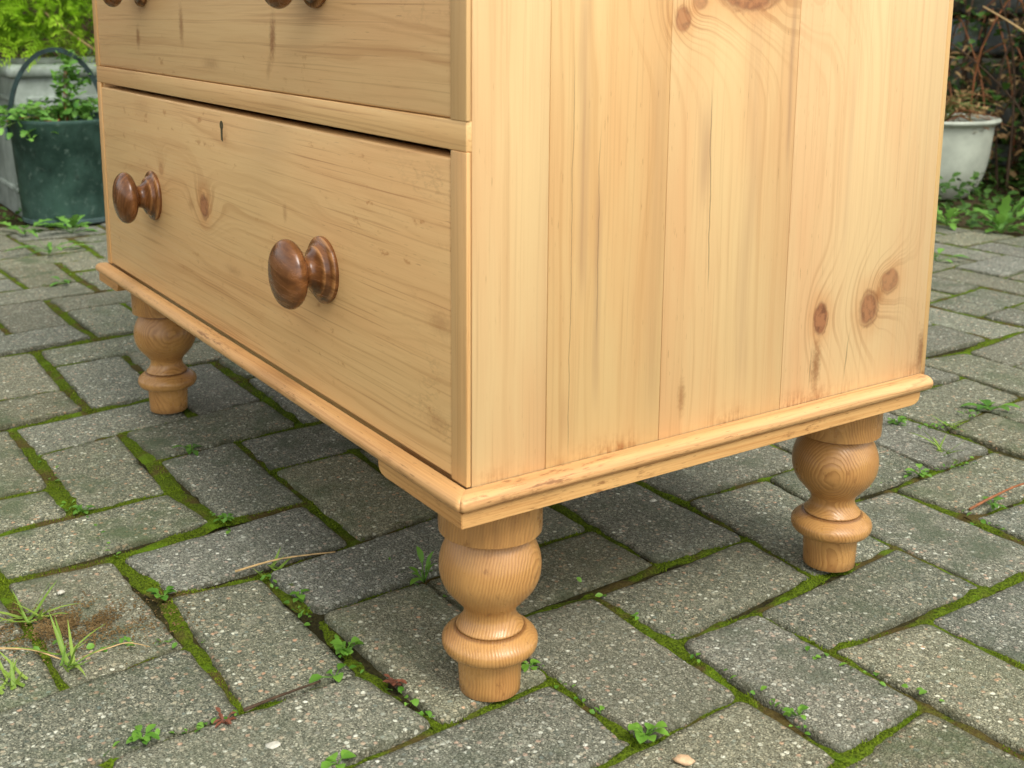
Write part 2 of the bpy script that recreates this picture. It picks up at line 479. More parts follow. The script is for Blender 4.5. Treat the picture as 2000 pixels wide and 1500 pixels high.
def knob_wood():
    s = NT('stained_knob_wood')
    P = s.obj()
    S = s.sep(P)
    tone = s.rnd()
    b = s.noise(s.vadd(s.vmul(P, (0.35, 1.0, 2.2)), s.comb(tone, tone, tone)), 70.0, 4, 0.6)
    f = s.noise(s.vmul(P, (500, 40, 500)), 1.0, 3, 0.6)
    c = s.mix(s.step(b, 0.32, 0.68), srgb(90, 56, 30), srgb(130, 84, 46))
    c = s.mix(s.step(f, 0.5, 0.8, 0.0, 0.45), c, srgb(70, 38, 20))
    # polish rubbed through on the turned edges
    for (y, wd) in ((-0.0095, 0.0010), (-0.0040, 0.0008)):
        k = s.sub(1.0, s.step(s.m('ABSOLUTE', s.sub(S[1], y)), wd * 0.3, wd * 1.4))
        c = s.mix(s.mul(k, s.step(b, 0.4, 0.6, 0.15, 0.65)), c, srgb(196, 140, 82))
    s.bump(f, 0.12, 0.0004)
    return s.done(c, s.step(b, 0.3, 0.7, 0.18, 0.30), 0.5)
M['knob'] = knob_wood()

def plain(name, col, rough=0.8, var=0.25, scale=40.0, spec=0.3, bump=0.2, dist=0.002):
    s = NT(name)
    P = s.obj()
    nz = s.noise(P, scale, 5, 0.6)
    c = s.mix(s.step(nz, 0.3, 0.7), tuple(k * (1 - var) for k in col), tuple(min(1, k * (1 + var)) for k in col))
    if bump: s.bump(nz, bump, dist)
    return s.done(c, rough, spec)
M['dark'] = plain('dark_inside', (0.05, 0.03, 0.018), 0.9)
M['iron'] = plain('old_lock_iron', srgb(84, 76, 48), 0.7, 0.4, 400)

def concrete():
    s = NT('paver_concrete')
    r = s.rnd()
    P = s.vadd(s.pos(), s.comb(s.mul(r, 3.1), s.mul(r, 5.7), 0.0))
    warp = s.vadd(P, s.vmul(s.noise(P, 260.0, 2, 0.5, True), (0.0022, 0.0022, 0.0022)))
    v1 = s.voro(warp, 235.0)         # 4 mm stones
    v2 = s.voro(warp, 560.0)         # 2 mm grit
    st1 = s.sep(v1.outputs['Color']); st2 = s.sep(v2.outputs['Color'])
    stone_ramp = [(0.0, srgb(70, 76, 68)), (0.22, srgb(98, 100, 88)), (0.45, srgb(122, 120, 106)), (0.62, srgb(142, 134, 114)), (0.72, srgb(156, 122, 100)), (0.80, srgb(88, 98, 92)), (0.92, srgb(152, 150, 136)), (1.0, srgb(186, 184, 170))]
    c1 = s.ramp(st1[0], stone_ramp)
    c2 = s.ramp(st2[0], [(0.0, srgb(40, 44, 38)), (0.3, srgb(80, 82, 70)), (0.6, srgb(116, 114, 98)), (0.88, srgb(134, 130, 112)), (1.0, srgb(168, 164, 146))])
    big = s.mul(s.step(st1[1], 0.42, 0.48), s.sub(1.0, s.step(v1.outputs['Distance'], 0.30, 0.56)))
    small = s.sub(1.0, s.step(v2.outputs['Distance'], 0.35, 0.65))
    mor = s.mix(s.step(s.noise(P, 820.0, 3, 0.7), 0.36, 0.64), srgb(38, 40, 32), srgb(112, 112, 98))
    c = s.mix(s.mul(small, 0.9), mor, c2)
    c = s.mix(big, c, c1)
    # weathering: dark algae film and pale scuffs, different on every stone
    big_n = s.noise(P, 9.0, 4, 0.6)
    c = s.mix(s.step(big_n, 0.45, 0.75, 0.0, 0.4), c, s.mix(0.5, c, srgb(62, 70, 54)))
    c = s.mix(s.step(s.noise(P, 21.0, 4, 0.6), 0.60, 0.78, 0.0, 0.32), c, srgb(160, 156, 140))
    r2 = s.m('FRACT', s.mul(r, 13.7)); r3 = s.m('FRACT', s.mul(r, 29.3))
    c = s.mix(s.mul(r2, 0.30), c, s.mix(0.5, c, srgb(120, 104, 78)))
    c = s.mix(s.mul(s.step(s.noise(P, 16.0, 5, 0.65), 0.46, 0.66), s.mul(r3, 0.85)), c, srgb(66, 74, 54))
    lich = s.voro(s.vadd(P, s.vmul(s.noise(P, 60.0, 3, 0.6, True), (0.02, 0.02, 0.0))), 17.0)
    c = s.mix(s.mul(s.sub(1.0, s.step(lich.outputs['Distance'], 0.10, 0.20)), s.mul(s.step(s.noise(P, 240.0, 3, 0.7), 0.45, 0.6), 0.45)), c, srgb(150, 150, 132))
    tint = s.n('ShaderNodeHueSaturation')
    s.l(s.m('MULTIPLY_ADD', r, 0.54, 1.50), tint.inputs['Value'])
    s.l(s.m('MULTIPLY_ADD', s.m('FRACT', s.mul(r, 7.3)), 0.5, 0.60), tint.inputs['Saturation'])
    s.l(c, tint.inputs['Color'])
    c = s.mix(1.0, tint.outputs[0], (0.96, 1.0, 0.94), 'MULTIPLY')
    e = s.attr('edge').outputs['Fac']
    en = s.noise(P, 70.0, 4, 0.65)
    k = s.mul(s.step(s.add(s.mul(e, 0.62), s.mul(en, 0.75)), 0.70, 1.10), 0.6)
    c = s.mix(k, c, s.mix(s.noise(P, 35.0, 3), srgb(58, 62, 32), srgb(66, 58, 42)))
    mo = s.mul(s.step(s.noise(P, 42.0, 3, 0.6), 0.66, 0.72), s.step(s.add(e, s.mul(s.noise(P, 5.0, 2), 0.8)), 0.45, 0.9))
    c = s.mix(s.mul(mo, 0.8), c, srgb(70, 84, 22))
    h = s.add(s.mul(s.mul(s.sub(1.0, v1.outputs['Distance']), s.step(st1[1], 0.5, 0.6)), 0.9), s.add(s.mul(small, 0.55), s.mul(s.noise(P, 320.0, 4, 0.7), 0.8)))
    s.bump(h, 0.9, 0.0020)
    return s.done(c, 0.86, 0.25)
M['paver'] = concrete()

def moss():
    s = NT('moss')
    P = s.pos()
    a = s.noise(P, 14.0, 3, 0.6)
    b = s.noise(P, 420.0, 3, 0.7)
    c = s.mix(s.step(b, 0.3, 0.72), srgb(44, 56, 10), srgb(100, 120, 26))
    c = s.mix(s.step(a, 0.48, 0.60, 0.0, 0.9), c, s.mix(b, srgb(50, 42, 26), srgb(104, 86, 50)))
    c = s.mix(s.step(s.noise(P, 26.0, 2), 0.58, 0.7, 0.0, 0.7), c, srgb(92, 122, 24))
    s.bump(b, 1.0, 0.0025)
    return s.done(c, 0.95, 0.1)
M['moss'] = moss()

def soil(name, c0, c1):
    s = NT(name)
    P = s.pos()
    a = s.noise(P, 30.0, 6, 0.65); b = s.noise(P, 300.0, 4, 0.7)
    c = s.mix(s.step(s.add(s.mul(a, 0.5), s.mul(b, 0.5)), 0.36, 0.66), c0, c1)
    s.bump(s.add(a, s.mul(b, 0.5)), 1.0, 0.006)
    return s.done(c, 0.95, 0.1)
M['soil'] = soil('garden_soil', srgb(44, 38, 28), srgb(92, 80, 56))
M['grit'] = soil('brown_grit', srgb(84, 68, 42), srgb(140, 116, 76))
M['bed'] = soil('joint_bed', srgb(36, 34, 20), srgb(70, 66, 36))

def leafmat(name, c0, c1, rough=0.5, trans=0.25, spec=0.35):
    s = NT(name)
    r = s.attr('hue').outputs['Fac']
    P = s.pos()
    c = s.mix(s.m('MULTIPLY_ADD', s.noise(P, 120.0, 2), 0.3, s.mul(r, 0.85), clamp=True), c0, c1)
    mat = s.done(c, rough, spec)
    # thin leaves let light through
    tr = s.n('ShaderNodeBsdfTranslucent'); s.l(c, tr.inputs['Color'])
    mx = s.n('ShaderNodeMixShader'); mx.inputs[0].default_value = trans
    s.l(s.b.outputs[0], mx.inputs[1]); s.l(tr.outputs[0], mx.inputs[2])
    s.l(mx.outputs[0], s.t.nodes['Material Output'].inputs['Surface'])
    return mat
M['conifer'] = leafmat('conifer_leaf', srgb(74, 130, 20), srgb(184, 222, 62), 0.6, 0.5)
M['herb'] = leafmat('herb_leaf', srgb(52, 104, 34), srgb(124, 172, 74), 0.5, 0.3)
M['weed'] = leafmat('weed_leaf', srgb(62, 112, 30), srgb(120, 166, 62), 0.45, 0.3)
M['grass'] = leafmat('grass_blade', srgb(88, 128, 36), srgb(158, 184, 84), 0.5, 0.35)
M['mossleaf'] = leafmat('moss_leaf', srgb(54, 72, 12), srgb(128, 150, 36), 0.8, 0.3, 0.1)
M['redweed'] = leafmat('red_weed_leaf', srgb(96, 58, 44), srgb(140, 88, 66), 0.5, 0.25)
M['ivy'] = leafmat('ground_cover_leaf', srgb(26, 56, 18), srgb(84, 122, 48), 0.4, 0.25)
M['dead'] = leafmat('dead_leaf', srgb(96, 70, 42), srgb(172, 144, 100), 0.8, 0.2, 0.1)
M['straw'] = plain('dry_straw', srgb(186, 156, 108), 0.7, 0.25, 200)
M['twig'] = plain('dark_twig', srgb(72, 56, 40), 0.8, 0.35, 150)
M['redstem'] = plain('red_brown_stem', srgb(136, 86, 52), 0.6, 0.3, 150)
M['stone'] = None

# ------------------------------------------------------------------ the ground
LU, LY, LOX, LOY = 0.10764, 0.02846, -0.02462, 0.2063
LC, LS = LU * math.cos(LY), LU * math.sin(LY)
# surveyed joint crossings of the paving, metres
NODES = {(0,0):(-.021,.221),(0,1):(-.020,.314),(1,1):(.058,.320),(1,2):(.069,.430),(1,3):(.061,.527),(0,3):(-.036,.529),(1,0):(.067,.212),(2,1):(.152,.319),(2,0):(.163,.216),
(-8,-3):(-.860,-.139),(-7,-3):(-.753,-.133),(-6,-3):(-.640,-.139),(-5,-3):(-.556,-.134),(-11,-2):(-1.196,-.034),(-10,-2):(-1.101,-.033),(-9,-2):(-.986,-.040),(-8,-2):(-.882,-.036),
(-14,-1):(-1.528,.057),(-13,-1):(-1.424,.062),(-12,-1):(-1.331,.056),(-11,-1):(-1.231,.066),(-17,0):(-1.848,.153),(-16,0):(-1.742,.155),(-15,0):(-1.653,.152),(-14,0):(-1.548,.159),
(-15,-1):(-1.637,.050),(-20,1):(-2.110,.241),(-17,1):(-1.843,.246),(-7,-2):(-.771,-.027),(-6,-2):(-.656,-.019),(-5,-2):(-.557,-.031),(-4,-2):(-.456,-.016),(-10,-1):(-1.110,.075),
(-6,-1):(-.669,.085),(-5,-1):(-.555,.081),(-4,-1):(-.451,.084),(-3,-1):(-.338,.083),(-5,0):(-.561,.191),(-7,0):(-.794,.178),(-8,0):(-.893,.183),(-9,0):(-1.002,.179),(-6,0):(-.676,.177),
(-3,-2):(-.322,-.025),(-2,-2):(-.228,-.011),(-1,-2):(-.122,-.022),(0,-2):(-.028,-.006),(-2,-1):(-.232,.098),(0,-1):(-.032,.101),(1,-1):(.070,.105),(-4,-3):(-.432,-.129),(-3,-3):(-.332,-.112),
(-2,-3):(-.238,-.123),(-1,0):(-.123,.213),(-1,1):(-.139,.304),(-2,1):(-.235,.302),(-2,2):(-.236,.428),(-1,2):(-.132,.418),(0,2):(-.039,.412),(-2,3):(-.233,.549),(-1,4):(-.134,.643),
(0,4):(-.041,.654),(-1,5):(-.142,.730),(-1,6):(-.142,.844),(-2,5):(-.233,.746),(-2,6):(-.220,.856),(-2,7):(-.235,.959),(-3,8):(-.341,1.069),(-2,8):(-.244,1.058),(-4,9):(-.420,1.181)}
def lat(i, j): return Vector((LOX + LC * i - LS * j, LOY + LS * i + LC * j))
RES = {k: Vector(v) - lat(*k) for k, v in NODES.items()}
_nc = {}
def node(i, j):
    k = (i, j)
    if k in _nc: return _nc[k]
    if k in RES:
        p = Vector(NODES[k])
    else:
        W_, a = 0.02, Vector((0, 0))
        for (ni, nj), r in RES.items():
            d2 = (ni - i) ** 2 + (nj - j) ** 2
            w = math.exp(-d2 / 5.0)
            W_ += w; a += r * w
        rr = random.Random(i * 131 + j * 17)
        p = lat(i, j) + a / W_ + Vector((rr.uniform(-.004, .004), rr.uniform(-.004, .004)))
    _nc[k] = p
    return p

EDGE_X, EDGE_Y = -2.46, 2.15      # where the paving stops
def in_paving(i, j):
    p = lat(i, j)
    return EDGE_X - 0.05 < p.x < 0.75 and -0.75 < p.y < EDGE_Y + 0.03

def in_view(p):
    v = Vector((p[0], p[1], 0)) - CAM
    f2 = Vector((-math.sin(R(56.96)), math.cos(R(56.96)))); r2 = Vector((math.cos(R(56.96)), math.sin(R(56.96))))
    d = v.x * f2.x + v.y * f2.y
    x = v.x * r2.x + v.y * r2.y
    if d < 0.25: return False
    return -0.47 - 0.12 < x / d < 0.47 + 0.16

ground = pydata('ground', [(-60, -60, -0.035), (60, -60, -0.035), (60, 60, -0.035), (-60, 60, -0.035)], [(0, 1, 2, 3)], M['soil'])
tag(ground, 'brown garden soil under and around the paving', kind='structure')
bedo = pydata('paving', [(EDGE_X, -1.2, -0.0058), (1.4, -1.2, -0.0058), (1.4, EDGE_Y, -0.0058), (EDGE_X, EDGE_Y, -0.0058)], [(0, 1, 2, 3)], M['bed'])
tag(bedo, 'herringbone concrete block paving with mossy joints', kind='structure')

def half_joint(i, j, ax):
    """half width of the joint along lattice line; ax 'x': the joint runs along X"""
    p = lat(i, j)
    rr = random.Random(i * 977 + j * 31 + (5 if ax == 'x' else 0))
    if ax == 'x':
        if p.x < -0.42: return 0.0046 + rr.uniform(-.0016, .0018)
        return 0.0016 + rr.uniform(-.0010, .0012)
    if p.x < -0.3: return 0.0019 + rr.uniform(-.0008, .0012)
    return 0.0013 + rr.uniform(-.0009, .0010)

def brick_mesh(corners, seed, fine, zoff):
    """corners: 4 ground points (ccw), already inset. Rounded worn block with a chamfered, uneven rim."""
    rr = random.Random(seed)
    n = 9 if fine else 2
    cr = rr.uniform(0.004, 0.008) if fine else 0.006
    loop = []
    C = [Vector(c) for c in corners]
    for k in range(4):
        a, b, p = C[k], C[(k + 1) % 4], C[k - 1]
        d1 = (a - p).normalized(); d2 = (b - a).normalized()
        r = cr * rr.uniform(0.6, 1.5)
        loop += [a - d1 * r, a - (d1 - d2) * r * 0.29, a + d2 * r]
        L = (b - a).length
        m = n * (2 if L > 0.14 else 1)
        for q in range(1, m):
            loop.append(a + d2 * (cr + (L - 2 * cr) * q / m))
    cen = sum(C, Vector((0, 0))) / 4
    N_ = len(loop)
    out = []
    for q, p in enumerate(loop):
        d = (p - cen).normalized()
        w = mnoise.noise(Vector((p.x * 60, p.y * 60, seed * 0.37))) * 0.0014 + mnoise.noise(Vector((p.x * 170, p.y * 170, seed * 0.9))) * 0.0011
        chip = max(0.0, mnoise.noise(Vector((p.x * 45 + 9, p.y * 45, seed * 0.71))) - 0.35) * 0.008
        out.append(p + d * (w - chip))
    tx, ty = rr.uniform(-.006, .006), rr.uniform(-.006, .006)
    def H(p): return zoff + (p.x - cen.x) * tx + (p.y - cen.y) * ty
    rings = ((0.0, -0.03, 1.0), (0.0, -0.0065, 1.0), (0.0009, -0.0022, 1.0), (0.0030, -0.0005, 0.9), (0.012, 0.0, 0.3), (0.026, 0.0, 0.0))
    v, e, f = [], [], []
    for (ins, dz, ed) in rings:
        for q, p in enumerate(out):
            d = p - cen
            # inset along both axes evenly
            s = Vector((d.x, d.y)); L = s.length
            p2 = p - s * (ins / max(L, 1e-6)) if ins < 0.02 else cen + s * max(0.2, 1 - ins / 0.05)
            z = dz + H(p2) + (mnoise.noise(Vector((p2.x * 55, p2.y * 55, seed * 1.3))) * 0.0009 if dz > -0.02 else 0)
            v.append((p2.x, p2.y, z)); e.append(ed)
    for r in range(len(rings) - 1):
        for q in range(N_):
            q2 = (q + 1) % N_
            f.append((r * N_ + q, r * N_ + q2, (r + 1) * N_ + q2, (r + 1) * N_ + q))
    b = (len(rings) - 1) * N_
    v.append((cen.x, cen.y, H(cen) + 0.0003)); e.append(0.0)
    for q in range(N_): f.append((b + q, b + (q + 1) % N_, len(v) - 1))
    return v, f, e

bricks = []
for i in range(-26, 9):
    for j in range(-9, 20):
        k = (i - j) % 4
        if k == 0: cells = (i, j, i + 2, j + 1)
        elif k == 3: cells = (i, j, i + 1, j + 2)
        else: continue
        i0, j0, i1, j1 = cells
        if not (in_paving(i0, j0) or in_paving(i1, j1)): continue
        cp = lat((i0 + i1) / 2, (j0 + j1) / 2)
        if cp.x < EDGE_X or cp.y > EDGE_Y: continue
        P4 = [node(i0, j0), node(i1, j0), node(i1, j1), node(i0, j1)]
        if not any(in_view(p) for p in P4): continue
        hx0, hx1 = half_joint(i0, j0, 'x'), half_joint(i0, j1, 'x')
        hy0, hy1 = half_joint(i0, j0, 'y'), half_joint(i1, j0, 'y')
        c4 = [P4[0] + Vector((hy0, hx0)), P4[1] + Vector((-hy1, hx0)), P4[2] + Vector((-hy1, -hx1)), P4[3] + Vector((hy0, -hx1))]
        d = (Vector((cp.x, cp.y, 0)) - CAM).length
        bricks.append((d, c4, i * 100 + j, cells))
bricks.sort(key=lambda b: b[0])
restv, restf, reste = [], [], []
def put_edge(me, e):
    at = me.attributes.new('edge', 'FLOAT', 'POINT')
    at.data.foreach_set('value', e)
for q, (d, c4, seed, cells) in enumerate(bricks):
    rr = random.Random(seed)
    zo = rr.uniform(-0.0026, 0.0014)
    v, f, e = brick_mesh(c4, seed, d < 1.9, zo)
    if q < 295:
        me = bpy.data.meshes.new('paver')
        me.from_pydata(v, [], f); put_edge(me, e)
        o = link('paver', me, M['paver'], bedo)
        for p in me.polygons: p.use_smooth = True
    else:
        b0 = len(restv)
        restv += v; restf += [tuple(b0 + k for k in ff) for ff in f]; reste += e
if restv:
    me = bpy.data.meshes.new('far_pavers')
    me.from_pydata(restv, [], restf); put_edge(me, reste)
    o = link('far_pavers', me, M['paver'], bedo)
    for p in me.polygons: p.use_smooth = True
    o['kind'] = 'stuff'

# ------------------------------------------------------------------ moss in the joints
def hue_attr(me, vals):
    at = me.attributes.new('hue', 'FLOAT', 'POINT')
    at.data.foreach_set('value', vals)

mv, mf = [], []
bv, bf_, bh = [], [], []
def joint_segments():
    for i in range(-26, 9):
        for j in range(-9, 20):
            if not in_paving(i, j): continue
            if (i - j) % 4 != 2 and in_paving(i + 1, j): yield (i, j), (i + 1, j), 'x'
            if (j - i + 1) % 4 != 0 and in_paving(i, j + 1): yield (i, j), (i, j + 1), 'y'
rm = random.Random(3)
for a, b, ax in joint_segments():
    A, B = node(*a), node(*b)
    if not (in_view(A) or in_view(B)): continue
    mid = (A + B) / 2
    dcam = (Vector((mid.x, mid.y, 0)) - CAM).length
    hw = half_joint(a[0], a[1], ax) + 0.0075
    d = (B - A); L = d.length; d.normalize(); nrm = Vector((-d.y, d.x))
    A = A - d * 0.006; L += 0.012
    ns = 16 if dcam < 2 else 7
    base = len(mv)
    lush = 0.5 + 0.5 * mnoise.noise(Vector((mid.x * 2.3, mid.y * 2.3, 4.0)))
    if mid.x < -0.42: lush = min(1, lush * 0.5 + 0.55)
    for s in range(ns + 1):
        c = A + d * (L * s / ns)
        n1 = mnoise.noise(Vector((c.x * 34, c.y * 34, 1.0))); n2 = mnoise.noise(Vector((c.x * 120, c.y * 120, 2.0)))
        top = -0.0056 + 0.0040 * lush + n1 * 0.0034 + n2 * 0.0013
        for q in range(5):
            t = (q - 2) / 2
            z = top - 0.0030 * t * t + mnoise.noise(Vector((c.x * 190 + q * 3, c.y * 190, 7.0))) * 0.0009
            p = c + nrm * (hw * t)
            mv.append((p.x, p.y, z))
        # leaves of moss
        if dcam < 2.2 and top > -0.0062:
            bare = mnoise.noise(Vector((c.x * 13, c.y * 13, 5.0)))
            if bare < (0.04 if mid.x > -0.42 else -0.25): continue
            k = int((46 if dcam < 1.3 else 22) * (0.35 + lush) * (hw / 0.0115))
            for _ in range(k // 2):
                t = rm.gauss(0, 0.30); al = rm.uniform(0, L / ns)
                if abs(t) > 1.05: continue
                p = c + d * al + nrm * (hw * t)
                z = top - 0.0035 * t * t - 0.0006
                r = rm.uniform(0.0007, 0.0016); hgt = rm.uniform(0.001, 0.0028)
                an = rm.uniform(0, 6.283); dx, dy = math.cos(an) * r * 0.6, math.sin(an) * r * 0.6
                lx, ly = rm.gauss(0, 0.0012), rm.gauss(0, 0.0012)
                b0 = len(bv)
                bv += [(p.x - dx, p.y - dy, z), (p.x + dx, p.y + dy, z), (p.x + lx, p.y + ly, z + hgt)]
                bf_.append((b0, b0 + 1, b0 + 2))
                h = min(1, max(0, rm.gauss(0.42 + 0.5 * bare, 0.22))); bh += [h, h, h]
    for s in range(ns):
        for q in range(4):
            u = base + s * 5 + q
            mf.append((u, u + 1, u + 6, u + 5))
o = pydata('moss', mv, mf, M['moss'], None, True)
tag(o, 'green moss and grit filling the joints between the pavers', 'moss', kind='stuff')
me = bpy.data.meshes.new('moss_shoots'); me.from_pydata(bv, [], bf_); hue_attr(me, bh)
o2 = link('moss_shoots', me, M['mossleaf'], o); o2['kind'] = 'stuff'

# ------------------------------------------------------------------ the chest of drawers
W, D = 0.880, 0.500
Z0, Z1 = 0.182, 0.1950           # underside of the moulding, bottom of the drawers
TOP = 0.93
chest = empty('chest_of_drawers')
tag(chest, 'stripped pine chest of drawers on turned feet standing on the paving', 'chest')
def tone(o, t): o['tone'] = t; return o

# right side: four glued boards
ys = [0.0048, 0.0678, 0.1757, 0.3087, 0.4925]
for k in range(4):
    g0 = 0.0 if k == 0 else 0.00022
    tone(box('plank', (-0.019, ys[k] + g0, Z1 - 0.008), (0.0, ys[k + 1] - 0.00022, TOP), M['side'], chest, 0.0003, 1), (0.62, 0.25, 0.55, 0.85)[k])
tone(box('side_panel', (-W, 0.0038, Z1 - 0.008), (-W + 0.019, 0.4925, TOP), M['side'], chest, 0.0004, 1), 0.4)
tone(box('back_panel', (-W + 0.001, 0.4932, Z1 - 0.006), (-0.0012, 0.5005, TOP), M['side'], chest, 0.0008, 1), 0.1)
tone(box('top', (-W - 0.02, -0.02, TOP + 0.0005), (0.02, 0.508, TOP + 0.022), M['rail'], chest, 0.006, 3), 0.5)
box('bottom_board', (-W + 0.020, 0.020, 0.174), (-0.020, 0.490, 0.186), M['rail'], chest, 0.001, 1)
# stiles: thin facings on the front edges of the sides, let in between the rails
RAILS = [(0.4288, 0.4489), (0.664, 0.684)]
zs = [Z1, RAILS[0][0], RAILS[0][1], RAILS[1][0], RAILS[1][1], TOP]
for k in (0, 2, 4):
    tone(box('stile', (-0.0196, 0.0, zs[k] + 0.0002), (0.0006, 0.0036, zs[k + 1] - 0.0002), M['stile'], chest, 0.0006, 2), 0.35 + 0.1 * k)
    tone(box('stile', (-W - 0.0004, 0.0, zs[k] + 0.0002), (-W + 0.0150, 0.0036, zs[k + 1] - 0.0002), M['stile'], chest, 0.0006, 2), 0.3)
for (a, b) in RAILS:
    tone(box('rail', (-W, 0.0004, a), (-0.0004, 0.044, b), M['rail'], chest, 0.0007, 2), 0.45)
    box('dust_board', (-W + 0.0195, 0.0445, a + 0.004), (-0.0195, 0.49, b - 0.004), M['dark'], chest, 0)
tone(box('rail', (-W + 0.0198, 0.010, Z1 - 0.010), (-0.0198, 0.044, Z1 + 0.0004), M['rail'], chest, 0.0005, 1), 0.4)

KNOB = spline([(-0.002, 0.0255), (0.0000, 0.0278), (0.0022, 0.0284), (0.0040, 0.0276), (0.0052, 0.0236), (0.0080, 0.0212), (0.0096, 0.0204), (0.0108, 0.0178), (0.0136, 0.0142), (0.0172, 0.0124),
               (0.0208, 0.0134), (0.0235, 0.0190), (0.0262, 0.0252), (0.0296, 0.0283), (0.0334, 0.0290), (0.0374, 0.0272), (0.0408, 0.0225), (0.0432, 0.0150), (0.0444, 0.0070), (0.0447, 0.0008)], 3)
knob_me = lathe_mesh('knob', KNOB, 40, 'Y')
for p in knob_me.polygons: p.use_smooth = True

def drawer(x0, x1, z0, z1, ytop, knobs, tn, key=None, rec=0.0006):
    dr = empty('drawer', (0, 0, 0), chest)
    fr = box('drawer_front', (x0, rec, z0), (x1, 0.020, z1), M['front'], dr, 0.0022, 3)
    tone(fr, tn)
    for (kx, kz, rot) in knobs:
        ko = link('knob', knob_me, M['knob'], dr)
        ko.location = (kx, rec + 0.0002, kz); ko.rotation_euler = (0, rot, 0)
    tone(box('drawer_box', (x0 + 0.004, 0.0203, z0 + 0.004), (x1 - 0.004, 0.44, z1 - 0.02), M['rail'], dr, 0), 0.3)
    if key:
        kx, kz = key
        bm = bmesh.new()
        pts = []
        for q in range(13):
            a = math.pi * (-0.30 + 1.60 * q / 12)
            pts.append((0.0046 * math.cos(a), 0.0056 + 0.0044 * math.sin(a)))
        pts += [(-0.0026, -0.0088), (0.0022, -0.0100)]
        vs_ = [bm.verts.new((kx + px, rec - 0.0002, kz + pz)) for px, pz in pts]
        f_ = bm.faces.new(vs_)
        ex = bmesh.ops.extrude_face_region(bm, geom=[f_])
        for v in ex['geom']:
            if isinstance(v, bmesh.types.BMVert): v.co.y += 0.004
        from_bm('keyhole', bm, M['iron'], dr)
    return dr
xL, xR = -W + 0.0155, -0.0201
d1 = drawer(xL, xR, 0.1962, 0.4232, 0, [(-0.2222, 0.3083, 0.3), (-0.6707, 0.3106, 1.9)], 0.5, (-0.4465, 0.404))
d1['label'] = 'deep bottom drawer with two brown knobs and a plugged keyhole'
d2 = drawer(xL, xR, 0.4496, 0.6625, 0, [(-0.2250, 0.5495, 2.2), (-0.6780, 0.5505, 0.9)], 0.72, (-0.4465, 0.642), 0.0010)
xm = (xL + xR) / 2
drawer(xL, xm - 0.012, 0.6852, 0.905, 0, [((xL + xm) / 2, 0.795, 0.4)], 0.6, None, 0.001)
drawer(xm + 0.012, xR, 0.6852, 0.905, 0, [((xR + xm) / 2, 0.795, 1.4)], 0.4, None, 0.001)
tone(box('stile', (xm - 0.0112, 0.0004, 0.6845), (xm + 0.0112, 0.04, TOP), M['stile'], chest, 0.0006, 1), 0.4)
tone(box('rail', (xL, 0.0004, 0.9058), (xR, 0.04, TOP), M['rail'], chest, 0.0006, 1), 0.4)

# half-round moulding, mitred at the corners
prof = [(0.0009, 0.1944)]
for q in range(11):
    a = R(80 - q * 16.5)
    prof.append((0.0070 + 0.0082 * math.cos(a), 0.1880 + 0.0066 * math.sin(a)))
prof += [(0.0004, 0.1815)]
prof = [(max(o, 0.0009), z) for o, z in prof]
tone(sweep_profile('moulding', prof, ('x', -W, -0.0003), M['mould_x'], chest, -0.35, 1.0), 0.45)
tone(sweep_profile('moulding', prof, ('y', 0.0, 0.491), M['mould_y'], chest, -1.0, 0.0), 0.6)
tone(sweep_profile('moulding', [(-W - o * 0.3, z) for o, z in prof], ('y', 0.002, 0.491), M['mould_y'], chest, 0.0, 0.0), 0.5)

# plinth board along the side with a rounded heel, and two short bracket pieces at the front
def plinth(name, a0, a1, ax, round0, round1, zb, zt, o0, o1, m, mit0=0.0, mit1=0.0):
    def outline():
        pts = []
        r = 0.011
        if round0: pts += [(a0, zt), (a0, zb + r * 0.7), (a0 + r * 0.15, zb + r * 0.30), (a0 + r * 0.5, zb + r * 0.08), (a0 + r * 1.1, zb)]
        else: pts += [(a0, zt), (a0, zb)]
        if round1: pts += [(a1 - r * 1.1, zb), (a1 - r * 0.5, zb + r * 0.08), (a1 - r * 0.15, zb + r * 0.30), (a1, zb + r * 0.7), (a1, zt)]
        else: pts += [(a1, zb), (a1, zt)]
        return pts
    v, f = [], []
    pts = outline(); n = len(pts)
    for o in (o0, o1):
        for (a, z) in pts:
            aa = a + (mit0 * o if a == a0 else 0) + (mit1 * o if a == a1 else 0)
            v.append((aa, -o, z) if ax == 'x' else (o, aa, z))
    for k in range(n): f.append((k, (k + 1) % n, n + (k + 1) % n, n + k))
    f += [tuple(range(n - 1, -1, -1)), tuple(n + k for k in range(n))]
    bm = bmesh.new()
    bvs = [bm.verts.new(p) for p in v]
    for ff in f: bm.faces.new([bvs[k] for k in ff])
    bmesh.ops.recalc_face_normals(bm, faces=bm.faces)
    bmesh.ops.bevel(bm, geom=list(bm.edges), offset=0.0006, segments=1, affect='EDGES')
    o = from_bm(name, bm, m, chest)
    smooth_angle(o, 30)
    return o
tone(plinth('plinth', 0.0, 0.481, 'y', False, True, 0.1698, 0.1812, -0.010, 0.0098, M['mould_y'], -1.0, 0.0), 0.15)
tone(plinth('bracket', -0.112, 0.0, 'x', True, False, 0.1698, 0.1812, -0.010, 0.0098, M['mould_x'], 0.0, 1.0), 0.1)
tone(plinth('bracket', -W, -W + 0.075, 'x', False, True, 0.1698, 0.1812, -0.010, 0.0098, M['mould_x'], -1.0, 0.0), 0.1)

